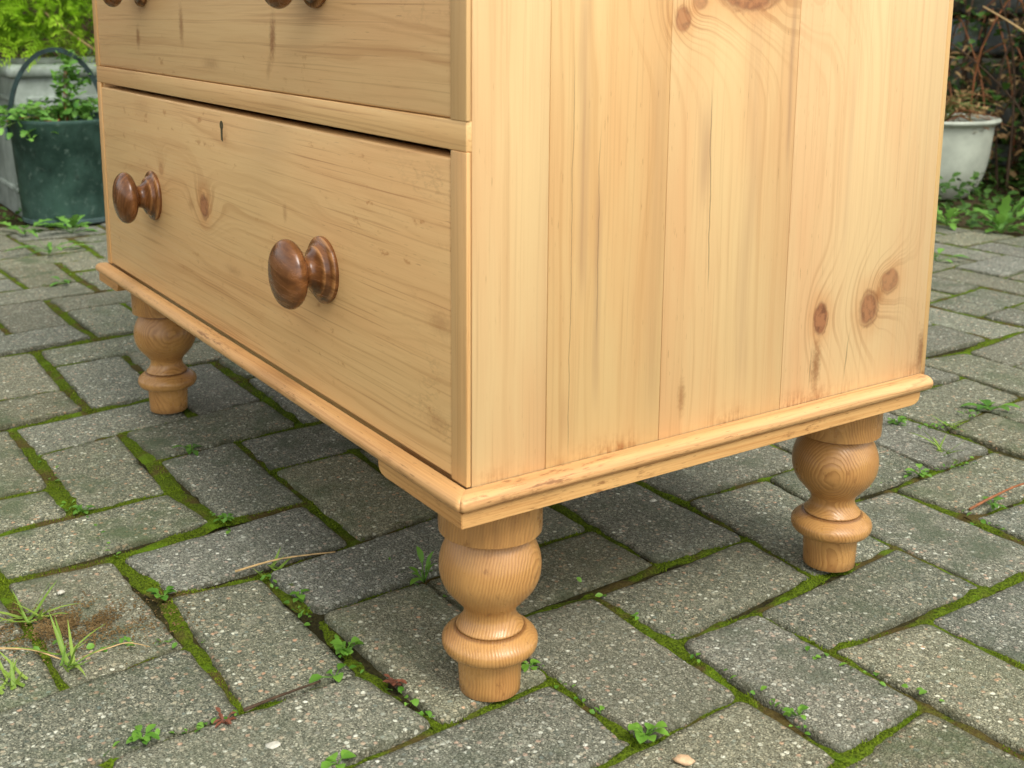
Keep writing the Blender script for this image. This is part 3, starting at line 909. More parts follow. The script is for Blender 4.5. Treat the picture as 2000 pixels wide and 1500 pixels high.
LEG = spline([(0.0, 0.0222), (0.0012, 0.0238), (0.004, 0.0241), (0.0315, 0.0252), (0.0328, 0.0256)], 2)
LEG += spline([(0.0330, 0.0262), (0.0335, 0.0312), (0.0352, 0.0350), (0.0390, 0.0371), (0.0432, 0.0373), (0.0462, 0.0358), (0.0492, 0.0324), (0.0518, 0.0286), (0.0530, 0.0268)], 3)
LEG += spline([(0.0531, 0.0258), (0.0536, 0.0262), (0.0552, 0.0259), (0.0586, 0.0230), (0.0628, 0.0208), (0.0668, 0.0203), (0.0715, 0.0219), (0.0780, 0.0276), (0.0860, 0.0342), (0.0945, 0.0382),
               (0.1030, 0.0395), (0.1115, 0.0389), (0.1200, 0.0362), (0.1272, 0.0326), (0.1310, 0.0304)], 3)
LEG += spline([(0.1322, 0.0302), (0.1332, 0.0330), (0.1340, 0.0376), (0.1352, 0.0393), (0.1375, 0.0399), (0.1725, 0.0402)], 2)
leg_me = lathe_mesh('leg', LEG, 56, 'Z')
for p in leg_me.polygons: p.use_smooth = len(p.vertices) == 4
_b = bmesh.new(); _b.from_mesh(leg_me)
for e in _b.edges:
    if len(e.link_faces) == 2 and e.calc_face_angle(0) > R(42): e.smooth = False
_b.to_mesh(leg_me); _b.free()
for (lx, ly, rz, tn) in ((-0.0492, 0.0526, 62, 0.55), (-0.0492, 0.4421, -25, 0.2), (-W + 0.0575, 0.0526, 200, 0.6), (-W + 0.0492, 0.4421, 120, 0.4)):
    lo = link('leg', leg_me, M['leg'], chest)
    lo.location = (lx, ly, 0.0005); lo.rotation_euler = (0, 0, R(rz)); tone(lo, tn)

# ------------------------------------------------------------------ leaves and plants
def leaf_data(L, Wd, v, f, h, mat4, hue, fold=0.25, curl=0.3, lobed=False):
    """a leaf along +X from the origin, folded along the midrib"""
    xs = (0.0, 0.28, 0.62, 0.88, 1.0)
    ws = (0.06, 0.75, 1.0, 0.55, 0.0)
    if lobed:
        xs = (0.0, 0.22, 0.34, 0.52, 0.62, 0.82, 1.0); ws = (0.06, 0.85, 0.45, 1.0, 0.5, 0.62, 0.0)
    b = len(v)
    for x, w in zip(xs, ws):
        z = -curl * L * x * x
        for sgn in (-1, 0, 1):
            p = mat4 @ Vector((x * L, sgn * w * Wd / 2, z + abs(sgn) * w * Wd * fold))
            v.append(tuple(p)); h.append(hue)
    for k in range(len(xs) - 1):
        a = b + k * 3
        f.append((a, a + 1, a + 4, a + 3)); f.append((a + 1, a + 2, a + 5, a + 4))

def mesh_obj(name, v, f, h, m, parent=None, smooth=True):
    me = bpy.data.meshes.new(name)
    me.from_pydata(v, [], f)
    hue_attr(me, h)
    o = link(name, me, m, parent, smooth)
    return o

def T(loc, rz, ry=0, rx=0):
    return Matrix.Translation(loc) @ Matrix.Rotation(rz, 4, 'Z') @ Matrix.Rotation(ry, 4, 'Y') @ Matrix.Rotation(rx, 4, 'X')

def rosette(label, x, y, n, L, Wd, seed, up=0.5, m='weed', lobed=False, h0=0.6, z=-0.001, name='weed'):
    rr = random.Random(seed)
    if x > -0.8 and m == 'weed': L, Wd, n = L * 0.66, Wd * 0.66, n + 3
    root = empty(name, (x, y, z))
    tag(root, label, 'weed', 'small weeds growing in the paving joints')
    for k in range(n):
        v, f, h = [], [], []
        a = 2 * math.pi * k / n + rr.uniform(-0.35, 0.35)
        a += 1.1 * (k % 3)
        el = rr.uniform(0.1, 1.25) * up
        l = L * rr.uniform(0.5, 1.15)
        st = rr.uniform(0.15, 0.9) * l
        leaf_data(l, Wd * rr.uniform(0.8, 1.2), v, f, h, T((0, 0, 0.001 + k * 0.0004), a, -el) @ Matrix.Translation((st, 0, 0)), min(1, max(0, rr.gauss(h0, 0.2))), 0.18, 0.35, lobed)
        tube_data([(0, 0, 0), tuple(T((0, 0, 0.001 + k * 0.0004), a, -el) @ Vector((st * 1.1, 0, 0)))], 0.0005, 4, v, f)
        h += [0.5] * (len(v) - len(h))
        mesh_obj('leaf', v, f, h, M[m], root)
    return root

def grass_tuft(label, x, y, n, L, seed, lean=(0, 0), m='grass'):
    rr = random.Random(seed)
    root = empty('grass_tuft', (x, y, -0.002))
    tag(root, label, 'grass', 'grass tufts in the paving joints')
    for _ in range(n):
        v, f, h = [], [], []
        a = rr.uniform(0, 6.283); l = L * rr.uniform(0.35, 0.95); w = rr.uniform(0.0010, 0.0019)
        out = rr.uniform(0.45, 1.0); droop = rr.uniform(0.1, 0.7)
        bx, by = rr.gauss(0, 0.006), rr.gauss(0, 0.006)
        d = Vector((math.cos(a) + lean[0], math.sin(a) + lean[1])); d.normalize(); nn = Vector((-d.y, d.x))
        hu = min(1, max(0, rr.gauss(0.55, 0.25)))
        for k in range(6):
            t = k / 5
            r = l * out * t; z = l * (t * (1.1 - out * 0.6) - droop * 0.55 * t * t * out)
            ww = w * (1 - t ** 2.2) + 0.0001
            c = Vector((bx + d.x * r, by + d.y * r))
            zz = max(z, 0.003)
            v += [(c.x - nn.x * ww, c.y - nn.y * ww, zz), (c.x, c.y, zz - ww * 0.5), (c.x + nn.x * ww, c.y + nn.y * ww, zz)]
            h += [hu] * 3
        for k in range(5):
            q = k * 3
            f += [(q, q + 1, q + 4, q + 3), (q + 1, q + 2, q + 5, q + 4)]
        mesh_obj('blade', v, f, h, M[m], root)
    return root

rosette('broad-leaved light green seedling beside the front foot, left of it', -0.159, -0.018, 7, 0.017, 0.013, 1, 0.6)
rosette('single flat oval seedling leaf left of the front foot', -0.128, -0.043, 2, 0.018, 0.013, 2, 0.3)
rosette('round-leaved bright green seedling in the joint right of the front foot', 0.066, 0.113, 8, 0.016, 0.013, 3, 0.6, h0=0.75)
rosette('small pale seedling in the joint at the lower right of the paving', 0.110, 0.226, 6, 0.012, 0.008, 4, 0.7)
rosette('taller upright weed in the joint behind the front foot', -0.226, 0.096, 8, 0.026, 0.009, 5, 1.15)
rosette('dark clover-like weed at a paver corner near the left', -0.328, -0.118, 6, 0.013, 0.012, 6, 0.4, h0=0.2)
rosette('clover-like trailing weed in the joint left of the bright seedling', -0.262, -0.013, 6, 0.012, 0.009, 7, 0.4, h0=0.35)
rosette('bright leaf pair at the very bottom edge of the photo', -0.027, -0.090, 3, 0.018, 0.014, 8, 0.3, h0=0.7)
rosette('bushy small weed at a brown grit patch along the lower left edge', -0.128, -0.197, 8, 0.014, 0.009, 9, 0.7, h0=0.4)
rosette('low green weed in the moss joint touching the front foot', -0.055, 0.095, 7, 0.011, 0.007, 10, 0.5)
rosette('flat green weed in the joint under the middle of the drawers', -0.665, 0.028, 6, 0.020, 0.010, 11, 0.25, h0=0.4)
rosette('narrow-leaved weed under the reddish stem at the right edge', -0.044, 0.695, 7, 0.020, 0.008, 12, 0.5, h0=0.4)
rosette('yellow-green leafy weed by the joint corner behind the rear foot', -0.140, 0.700, 6, 0.016, 0.011, 13, 0.45, h0=0.85)
rosette('broad dark green weed with two large leaves near the right edge', -0.235, 0.967, 4, 0.034, 0.022, 14, 0.5, h0=0.35)
rosette('leafy weed under the rear end of the plinth', -0.262, 0.815, 9, 0.018, 0.012, 15, 0.6)
rosette('lobed green weed at the foot of the bucket, left one', -2.200, 0.166, 9, 0.050, 0.028, 16, 0.8, 'herb', True)
rosette('lobed green weed at the foot of the bucket, middle one', -2.160, 0.262, 12, 0.052, 0.026, 17, 0.9, 'herb', True)
rosette('sprawling thin-leaved weed on the paving in front of the bucket', -1.960, 0.165, 12, 0.060, 0.012, 18, 0.45, 'herb', True)
rosette('small weed in the joint halfway back on the left paving', -1.640, 0.118, 7, 0.022, 0.010, 25, 0.5, 'herb')
rosette('pale lobed weed at the far paving edge beside the chest', -1.120, 2.102, 10, 0.055, 0.030, 19, 0.9, 'herb', True, 0.75)
rosette('upright pale green weed at the far paving edge by the frame', -0.985, 2.120, 14, 0.075, 0.030, 20, 1.2, 'herb', True, 0.65)
rosette('tuft of small leaves on the far right paving', -0.775, 1.470, 9, 0.040, 0.014, 21, 0.7, 'herb')
rosette('small weed at the chest edge on the far right paving', -0.870, 1.720, 7, 0.035, 0.016, 22, 0.6, 'herb')
rosette('reddish creeping weed in the joint left of the front foot', -0.090, -0.010, 14, 0.006, 0.004, 23, 0.6, 'redweed')
rosette('brown-red dried weed in the joint at the bottom left', -0.115, -0.140, 12, 0.007, 0.003, 24, 0.5, 'redweed')
rosette('tiny green seedling at a mossy corner on the left paving', -0.555, -0.128, 7, 0.013, 0.009, 26, 0.5, h0=0.35)
rosette('small seedling where two joints cross left of the front foot', -0.452, -0.010, 8, 0.013, 0.006, 27, 0.6, h0=0.4)
grass_tuft('larger pale grass tuft on the brown grit at the left edge', -0.352, -0.222, 16, 0.060, 31)
grass_tuft('bright grass tuft in the joint below the grit patch', -0.262, -0.217, 14, 0.055, 32)
grass_tuft('spreading grass tuft at the lower left edge of the photo', -0.254, -0.262, 14, 0.055, 33)
grass_tuft('thin dark upright grass tuft behind the rear foot', -0.170, 0.783, 7, 0.070, 34)
grass_tuft('short fine grass growing against the rear plinth corner', -0.225, 0.868, 9, 0.040, 35)
grass_tuft('fine grass blades in the joint by the straw-coloured stem', -0.318, -0.012, 6, 0.030, 36)

cv, cf, chu = [], [], []
rc = random.Random(77)
RUNS = [((-0.322, -0.025), (-0.122, -0.022), 90), ((-0.122, -0.022), (-0.028, -0.006), 40), ((-0.10, 0.098), (0.07, 0.105), 60), ((-0.475, -0.016), (-0.42, -0.014), 26), ((-0.556, -0.134), (-0.42, -0.128), 30),
        ((-0.24, -0.15), (-0.23, -0.02), 24), ((-0.13, -0.24), (-0.12, -0.13), 40), ((-0.30, -0.24), (-0.24, -0.12), 40), ((-0.15, 0.62), (-0.13, 0.80), 60), ((-0.23, 0.80), (-0.24, 0.98), 70), ((-0.02, 0.22), (0.15, 0.215), 30),
        ((-0.34, 0.08), (-0.12, 0.10), 30), ((0.05, 0.30), (0.16, 0.33), 30), ((-0.14, 0.21), (-0.02, 0.22), 22), ((-1.85, 0.15), (-1.55, 0.16), 40), ((-0.05, 0.64), (0.07, 0.66), 30), ((-0.76, -0.13), (-0.56, -0.14), 30)]
for (p0, p1, n) in RUNS:
    for _ in range(int(n * 0.6)):
        t = rc.random()
        if mnoise.noise(Vector((p0[0] * 50 + t * 4, p0[1] * 50, 1.0))) < rc.uniform(-0.5, 0.2): continue
        x = p0[0] + (p1[0] - p0[0]) * t + rc.gauss(0, 0.0035); y = p0[1] + (p1[1] - p0[1]) * t + rc.gauss(0, 0.0035)
        L = rc.uniform(0.003, 0.0075)
        leaf_data(L, L * rc.uniform(0.55, 0.9), cv, cf, chu, T((x, y, rc.uniform(-0.002, 0.004)), rc.uniform(0, 6.283), -rc.uniform(-0.1, 1.0), rc.gauss(0, 0.4)), min(1, max(0, rc.gauss(0.5, 0.25))), 0.15, 0.3)
o = mesh_obj('creeping_weed', cv, cf, chu, M['weed'])
tag(o, 'tiny creeping green weeds among the moss of the joints', 'weeds', kind='stuff')

# dry stems and loose bits
def stem(label, pts, r, m, name='dry_stem'):
    o = tube(name, spline(pts, 5), lambda t: r * (1 - 0.45 * t), M[m], None, 6)
    return tag(o, label, 'stem', 'dry stems lying on the paving')
stem('straw-coloured dry stem lying in a joint left of the front foot', [(-0.334, -0.046, 0.003), (-0.330, -0.012, 0.006), (-0.324, 0.012, 0.007), (-0.318, 0.050, 0.004)], 0.0011, 'straw')
stem('dark split twig lying along a joint at the bottom', [(-0.119, -0.123, 0.003), (-0.122, -0.090, 0.003), (-0.123, -0.058, 0.003)], 0.0014, 'twig')
stem('reddish dry stem lying across the paving at the right edge', [(-0.046, 0.656, 0.004), (-0.045, 0.700, 0.010), (-0.043, 0.752, 0.013), (-0.030, 0.83, 0.010)], 0.0016, 'redstem')
stem('pale straw lying on the lower left paver', [(-0.318, -0.275, 0.004), (-0.300, -0.250, 0.005), (-0.285, -0.236, 0.006), (-0.266, -0.221, 0.003)], 0.0010, 'straw')
stem('thin pale straw bent over the joint beside the grass', [(-0.262, -0.205, 0.002), (-0.250, -0.188, 0.010), (-0.246, -0.172, 0.012), (-0.244, -0.155, 0.004)], 0.0006, 'straw')

def pebble(label, x, y, r, m, seed, fl=0.5):
    rr = random.Random(seed)
    bm = bmesh.new()
    bmesh.ops.create_icosphere(bm, subdivisions=2, radius=1)
    for v in bm.verts:
        k = 1 + 0.35 * mnoise.noise(v.co * 1.3 + Vector((seed, 0, 0)))
        v.co = Vector((v.co.x * r * k * 1.3, v.co.y * r * k, v.co.z * r * k * fl))
    o = from_bm('pebble', bm, m, None, True)
    o.location = (x, y, r * fl * 0.5); o.rotation_euler = (0, 0, rr.uniform(0, 6))
    return tag(o, label, 'pebble', 'loose pebbles on the paving')
M['white_stone'] = plain('white_stone', srgb(188, 186, 170), 0.7, 0.2, 300)
M['tan_stone'] = plain('tan_stone', srgb(196, 164, 128), 0.7, 0.2, 300)
pebble('flat white pebble on the paver at the bottom left', -0.069, -0.120, 0.0050, M['white_stone'], 3, 0.3)
pebble('tan stone chip on the paver at the bottom right', 0.104, 0.116, 0.0055, M['tan_stone'], 5, 0.5)
pebble('small round white pebble at the left edge by the grass', -0.385, -0.192, 0.0026, M['white_stone'], 6, 0.7)
pebble('white oval pebble on the paver below the bright seedling', -0.098, -0.052, 0.0030, M['white_stone'], 7, 0.3)
pebble('small pale pebble in the joint under the side of the chest', -0.250, 0.395, 0.0028, M['white_stone'], 8, 0.5)

# patch of brown grit washed onto the pavers at the left
gv, gf = [], []
rg_ = random.Random(5)
for k in range(5200):
    a = rg_.uniform(0, 6.283); q = abs(rg_.gauss(0, 0.5))
    x = -0.322 + q * 0.050 * math.cos(a); y = -0.200 + q * 0.085 * math.sin(a)
    x += 0.3 * (y + 0.2)
    if mnoise.noise(Vector((x * 40, y * 40, 3.0))) < rg_.uniform(-0.55, 0.1): continue
    r = rg_.uniform(0.0005, 0.0015) * (1.3 if rg_.random() < 0.06 else 1)
    z = rg_.uniform(-0.0005, 0.0012)
    b0 = len(gv)
    an = rg_.uniform(0, 6.283)
    for t in range(3): gv.append((x + r * math.cos(an + t * 2.094), y + r * math.sin(an + t * 2.094), z))
    gv.append((x, y, z + r * rg_.uniform(0.5, 1.0)))
    gf += [(b0, b0 + 1, b0 + 3), (b0 + 1, b0 + 2, b0 + 3), (b0 + 2, b0, b0 + 3)]
o = pydata('grit_patch', gv, gf, M['grit'], None, False)
tag(o, 'patch of brown grit washed over the pavers at the left', 'grit', kind='stuff')

# ------------------------------------------------------------------ left background: trough, conifer, bucket
def stone_trough():
    s = NT('grey_trough')
    P = s.pos()
    a = s.noise(P, 12.0, 5, 0.6); b = s.noise(P, 160.0, 3, 0.6)
    c = s.mix(s.step(a, 0.3, 0.7), srgb(112, 122, 112), srgb(156, 166, 156))
    c = s.mix(s.step(s.noise(P, 30.0, 4, 0.6), 0.58, 0.75, 0.0, 0.6), c, srgb(112, 122, 104))
    s.bump(b, 0.25, 0.001)
    return s.done(c, 0.6, 0.35)
M['trough'] = stone_trough()
tr = empty('trough_planter', (-2.80, 0.60, -0.03))
tag(tr, 'pale grey rectangular trough planter behind the bucket', 'planter')
TX0, TX1, TY0, TY1, TZ = -3.02, -2.595, 0.245, 1.25, 0.375
def tbox(name, lo, hi, b=0.006):
    o = box(name, lo, hi, M['trough'], None, b, 3)
    o.parent = tr; o.matrix_parent_inverse = Matrix.Translation(-tr.location)
    return o
bz = -0.033
tbox('wall', (TX1 - 0.025, TY0, bz), (TX1, TY1, TZ - 0.02))
tbox('wall', (TX0, TY0, bz), (TX0 + 0.025, TY1, TZ - 0.02))
tbox('wall', (TX0 + 0.026, TY0 + 0.0005, bz), (TX1 - 0.026, TY0 + 0.026, TZ - 0.021))
tbox('wall', (TX0 + 0.026, TY1 - 0.026, bz), (TX1 - 0.026, TY1 - 0.0005, TZ - 0.021))
# rolled rim
for (lo, hi) in (((TX1 - 0.03, TY0 - 0.018, TZ - 0.036), (TX1 + 0.018, TY1 + 0.018, TZ)), ((TX0 - 0.018, TY0 - 0.018, TZ - 0.036), (TX0 + 0.03, TY1 + 0.018, TZ)),
                 ((TX0 + 0.031, TY0 - 0.018, TZ - 0.0362), (TX1 - 0.031, TY0 + 0.03, TZ - 0.0004)), ((TX0 + 0.031, TY1 - 0.03, TZ - 0.0362), (TX1 - 0.031, TY1 + 0.018, TZ - 0.0004))):
    tbox('rim', lo, hi, 0.015)
# raised frame on the faces
tbox('moulded_band', (TX1 - 0.004, TY0 + 0.03, TZ - 0.098), (TX1 + 0.006, TY1 - 0.03, TZ - 0.084), 0.004)
tbox('moulded_band', (TX1 - 0.004, TY0 + 0.03, 0.035), (TX1 + 0.006, TY1 - 0.03, 0.05), 0.004)
tbox('moulded_band', (TX1 - 0.004, TY0 + 0.03, 0.051), (TX1 + 0.006, TY0 + 0.045, TZ - 0.099), 0.004)
tbox('moulded_band', (TX0 + 0.04, TY0 - 0.006, TZ - 0.098), (TX1 - 0.03, TY0 + 0.004, TZ - 0.084), 0.004)
tbox('moulded_band', (TX0 + 0.04, TY0 - 0.006, 0.035), (TX1 - 0.03, TY0 + 0.004, 0.05), 0.004)
tbox('moulded_band', (TX1 - 0.045, TY0 - 0.006, 0.051), (TX1 - 0.03, TY0 + 0.004, TZ - 0.099), 0.004)
so = box('soil', (TX0 + 0.0255, TY0 + 0.0265, TZ - 0.06), (TX1 - 0.0255, TY1 - 0.0265, TZ - 0.03), M['soil'], None, 0.003)
so.parent = tr; so.matrix_parent_inverse = Matrix.Translation(-tr.location)

def conifer(name, label, cx, cy, z0, rx, ry, rz, n, seed):
    rr = random.Random(seed)
    root = empty(name, (cx, cy, z0))
    tag(root, label, 'shrub')
    # trunk and limbs
    tube('trunk', spline([(0, 0, -0.02), (0.01, 0.01, rz * 0.5), (0.0, 0.02, rz * 1.2)], 4), lambda t: 0.016 * (1 - 0.7 * t), M['twig'], root, 8)
    lv, lf = [], []
    v, f, h = [], [], []
    for _ in range(n):
        # a point in the outer part of the crown
        a = rr.uniform(0, 6.283); u = rr.uniform(-0.55, 1); rad = rr.uniform(0.25, 1.0) ** 0.4
        s_ = math.sqrt(max(0, 1 - u * u))
        d = Vector((math.cos(a) * s_, math.sin(a) * s_, u))
        lump = 1 + 0.22 * mnoise.noise(d * 2.6 + Vector((seed, 0, 0)))
        p = Vector((d.x * rx, d.y * ry, rz * 0.75 + d.z * rz)) * 1.0
        p = Vector((d.x * rx * rad * lump, d.y * ry * rad * lump, rz * 0.72 + d.z * rz * rad * lump))
        if p.z < -0.02: continue
        # spray direction: outward and up
        out = (d + Vector((0, 0, 0.5)) + Vector((rr.gauss(0, .35), rr.gauss(0, .35), rr.gauss(0, .3)))).normalized()
        side = out.cross(Vector((rr.gauss(0, 1), rr.gauss(0, 1), rr.gauss(0, 1)))).normalized()
        nn = out.cross(side)
        L = rr.uniform(0.035, 0.075)
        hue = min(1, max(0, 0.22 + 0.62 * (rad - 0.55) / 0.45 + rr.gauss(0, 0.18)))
        # main axis with side leaflets
        m = 6
        for k in range(m + 1):
            t = k / m
            c = p + out * (L * t) + Vector((0, 0, -0.012 * t * t))
            for sg in (-1, 1):
                l2 = L * 0.42 * (1 - 0.75 * t) * rr.uniform(0.7, 1.2)
                tip = c + side * (sg * l2) + out * (l2 * 0.9) + nn * rr.gauss(0, l2 * 0.2)
                w = 0.0024
                b0 = len(v)
                perp = (side * (-sg) * 0.7 + out * 0.7)
                mid = (c + tip) / 2
                q = nn * w * 0.4 + (out - side * sg).normalized() * w
                v += [tuple(c), tuple(mid + q), tuple(tip), tuple(mid - q)]
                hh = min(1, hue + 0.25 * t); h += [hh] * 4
                f.append((b0, b0 + 1, b0 + 2, b0 + 3))
        b0 = len(v)
        e = p + out * L * 1.05
        v += [tuple(p - nn * 0.0012), tuple(p + nn * 0.0012), tuple(e)]; h += [hue] * 3; f.append((b0, b0 + 1, b0 + 2))
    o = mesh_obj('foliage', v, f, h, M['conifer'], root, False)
    o['kind'] = 'stuff'
    # visible bare twigs
    for k in range(5):
        a = rr.uniform(0, 6.28)
        d = Vector((math.cos(a), math.sin(a), 0))
        tube('twig', spline([(0, 0, rz * 0.2), tuple(d * rx * 0.55 + Vector((0, 0, rz * 0.6))), tuple(d * rx * 0.9 + Vector((0, 0, rz * 1.1)))], 4), lambda t: 0.004 * (1 - 0.7 * t), M['straw'], root, 5)
    return root
conifer('conifer_shrub', 'yellow-green feathery conifer growing in the trough planter', -2.80, 0.52, TZ - 0.04, 0.30, 0.46, 0.30, 4600, 2)

def bucket_mat():
    s = NT('tarnished_bucket')
    P = s.obj()
    a = s.noise(P, 9.0, 5, 0.6); b = s.noise(P, 60.0, 4, 0.65)
    c = s.mix(s.step(a, 0.32, 0.68), srgb(26, 50, 42), srgb(60, 88, 78))
    c = s.mix(s.step(b, 0.54, 0.74, 0.0, 0.6), c, srgb(104, 124, 112))
    c = s.mix(s.step(s.noise(P, 24.0, 6, 0.75), 0.56, 0.66, 0.0, 0.55), c, srgb(20, 34, 28))
    S = s.sep(P)
    wob = s.mul(s.sub(s.noise(s.comb(0.0, 0.0, S[2]), 26.0, 3), 0.5), 0.022)
    ang = s.add(s.m('ARCTAN2', S[1], S[0]), wob)
    k = s.sub(1.0, s.step(s.m('ABSOLUTE', s.add(ang, 2.02)), 0.004, 0.018))
    c = s.mix(s.mul(k, s.step(b, 0.42, 0.6, 0.0, 0.75)), c, srgb(150, 158, 136))
    c = s.mix(s.mul(s.sub(1.0, s.step(S[2], 0.0, 0.02)), 0.55), c, srgb(104, 122, 128))
    s.bump(s.add(a, s.mul(b, 0.3)), 0.3, 0.003)
    s.put(s.b.inputs['Metallic'], 0.35)
    return s.done(c, s.step(b, 0.3, 0.7, 0.42, 0.6), 0.4)
M['bucket'] = bucket_mat()
BX, BY = -2.342, 0.307
bk = empty('bucket', (BX, BY, 0.0))
tag(bk, 'dark green tarnished metal bucket with a hoop handle beside the chest', 'bucket')
prof_b = [(0.0, 0.108), (0.004, 0.114), (0.012, 0.1145), (0.014, 0.1125), (0.24, 0.1285), (0.245, 0.1315), (0.250, 0.1325), (0.254, 0.1315), (0.255, 0.1290), (0.250, 0.1270), (0.02, 0.1105), (0.016, 0.10)]
o = link('body', lathe_mesh('body', prof_b, 64, 'Z', True), M['bucket'], bk, True)
o.location = (0, 0, 0.003)
smooth_angle(o, 40)
hd = Vector((0.30, 0.95, 0)).normalized()       # the handle's plane
def hpt(t): return tuple(hd * (0.112 * math.cos(t) - 0.014) + Vector((0, 0, 0.232 + 0.188 * math.sin(t))))
hv, hf = [], []
path = [hpt(math.pi * k / 28) for k in range(29)]
for k, p in enumerate(path):
    p = Vector(p)
    d = (Vector(path[min(k + 1, 28)]) - Vector(path[max(k - 1, 0)])).normalized()
    wv = Vector((-hd.y, hd.x, 0)); nv = d.cross(wv)
    for (a, b) in ((-1, -1), (1, -1), (1, 1), (-1, 1)): hv.append(tuple(p + wv * (0.0085 * a) + nv * (0.0055 * b)))
for k in range(28):
    for q in range(4): hf.append((k * 4 + q, k * 4 + (q + 1) % 4, (k + 1) * 4 + (q + 1) % 4, (k + 1) * 4 + q))
hf += [(3, 2, 1, 0), (112, 113, 114, 115)]
M['handle'] = plain('handle_iron', srgb(30, 48, 46), 0.5, 0.4, 60)
ho = pydata('handle', hv, hf, M['handle'], bk)
bm = bmesh.new(); bm.from_mesh(ho.data); bmesh.ops.recalc_face_normals(bm, faces=bm.faces); bm.to_mesh(ho.data); bm.free()
for sg in (1, -1):
    c = hd * (0.1325 * sg)
    eo = box('handle_lug', (-0.022, -0.004, -0.017), (0.022, 0.004, 0.017), M['bucket'], ho, 0.003, 2)
    eo.location = (c.x, c.y, 0.222)
    eo.rotation_euler = (0, 0, math.atan2(hd.y, hd.x) - math.pi / 2)
so = link('soil', lathe_mesh('soil', [(0.195, 0.1225), (0.210, 0.1232), (0.222, 0.06), (0.225, 0.001)], 32), M['soil'], bk, True)

def leafy(name, label, cat, x, y, z, pts, n, L, Wd, spread, m, seed, lobed=True, group=None, stems=True, h0=0.5):
    """plant with several trailing stems; pts = stem tips relative to the base"""
    rr = random.Random(seed)
    root = empty(name, (x, y, z))
    tag(root, label, cat, group)
    v, f, h = [], [], []
    for tip in pts:
        tip = Vector(tip)
        ctrl = Vector((tip.x * 0.4, tip.y * 0.4, abs(tip.z) * 0.6 + 0.03))
        st = spline([(rr.gauss(0, .01), rr.gauss(0, .01), 0), tuple(ctrl), tuple(tip)], 6)
        if stems: tube('stem', st, lambda t: 0.0022 * (1 - 0.6 * t), M['redstem'] if rr.random() < 0.4 else M['grass_stem'], root, 5)
        for k in range(n):
            t = rr.uniform(0.25, 1.0) ** 0.7
            p = Vector(st[min(int(t * (len(st) - 1)), len(st) - 1)]) + Vector((rr.gauss(0, spread), rr.gauss(0, spread), rr.gauss(0, spread * 0.7)))
            leaf_data(L * rr.uniform(0.6, 1.2), Wd * rr.uniform(0.7, 1.2), v, f, h, T(p, rr.uniform(0, 6.283), -rr.uniform(-0.5, 0.9), rr.gauss(0, 0.5)), min(1, max(0, rr.gauss(h0, 0.25))), 0.15, 0.35, lobed)
    o = mesh_obj('foliage', v, f, h, M[m], root)
    o['kind'] = 'stuff'
    return root
M['grass_stem'] = plain('green_stem', srgb(96, 120, 60), 0.6, 0.2, 100)
rr = random.Random(12)
tips = [(rr.uniform(-0.10, 0.10), rr.uniform(-0.15, 0.12), rr.uniform(0.02, 0.06)) for _ in range(12)]
tips += [(-0.02, 0.03, 0.17), (0.0, 0.01, 0.15), (0.01, 0.05, 0.12), (-0.03, 0.0, 0.10), (0.02, 0.03, 0.19)]
tips += [(0.06, -0.16, 0.02), (0.02, -0.20, 0.015), (0.09, -0.12, 0.0), (0.11, -0.06, -0.005), (0.0, -0.15, 0.05)]
leafy('trailing_herb', 'small-leaved green plant spilling over the rim of the bucket', 'plant', BX, BY, 0.222, tips, 24, 0.024, 0.018, 0.013, 'herb', 13, h0=0.5)

# moss and litter at the paving edge on the left
def scatter(name, label, cat, region, n, L, Wd, m, seed, zr=(0.0, 0.05), lobed=False, avoid=None, h0=0.45):
    rr = random.Random(seed)
    v, f, h = [], [], []
    for _ in range(n):
        x, y = rr.uniform(region[0], region[1]), rr.uniform(region[2], region[3])
        if avoid and avoid(x, y): continue
        dens = mnoise.noise(Vector((x * 4.5, y * 4.5, seed)))
        if dens < rr.uniform(-0.5, 0.3): continue
        z = zr[0] + (zr[1] - zr[0]) * rr.random() ** 1.5 * (0.6 + dens)
        leaf_data(L * rr.uniform(0.5, 1.2), Wd * rr.uniform(0.6, 1.2), v, f, h, T((x, y, z), rr.uniform(0, 6.283), -rr.uniform(-0.3, 1.0), rr.gauss(0, 0.4)), min(1, max(0, rr.gauss(h0, 0.25))), 0.15, 0.3, lobed)
    o = mesh_obj(name, v, f, h, M[m])
    return tag(o, label, cat, kind='stuff')
scatter('ground_cover', 'low green weeds along the paving edge by the bucket and trough', 'weeds', (-2.62, -2.40, -0.25, 0.9), 900, 0.022, 0.014, 'herb', 41, (-0.028, 0.02),
        avoid=lambda x, y: (x - BX) ** 2 + (y - BY) ** 2 < 0.12 ** 2)

# ------------------------------------------------------------------ right background: bowl pot, bramble, wall
M['white_pot'] = plain('white_glazed_pot', srgb(172, 178, 162), 0.5, 0.16, 12, 0.4, 0.15)
PX, PY = -1.566, 2.650
pot = empty('bowl_planter', (PX, PY, -0.03))
tag(pot, 'white round bowl planter standing on the soil behind the chest', 'planter')
prof_p = spline([(0.0, 0.090), (0.006, 0.104), (0.05, 0.132), (0.11, 0.148), (0.18, 0.155), (0.213, 0.158), (0.220, 0.164), (0.226, 0.173), (0.232, 0.175), (0.236, 0.171), (0.234, 0.160), (0.225, 0.146), (0.12, 0.126), (0.05, 0.09)], 3)
o = link('bowl', lathe_mesh('bowl', prof_p, 56), M['white_pot'], pot, True)
link('soil', lathe_mesh('soil', [(0.185, 0.1395), (0.205, 0.1405), (0.212, 0.08), (0.214, 0.001)], 32), M['soil'], pot, True)
rr = random.Random(21)
tips = []
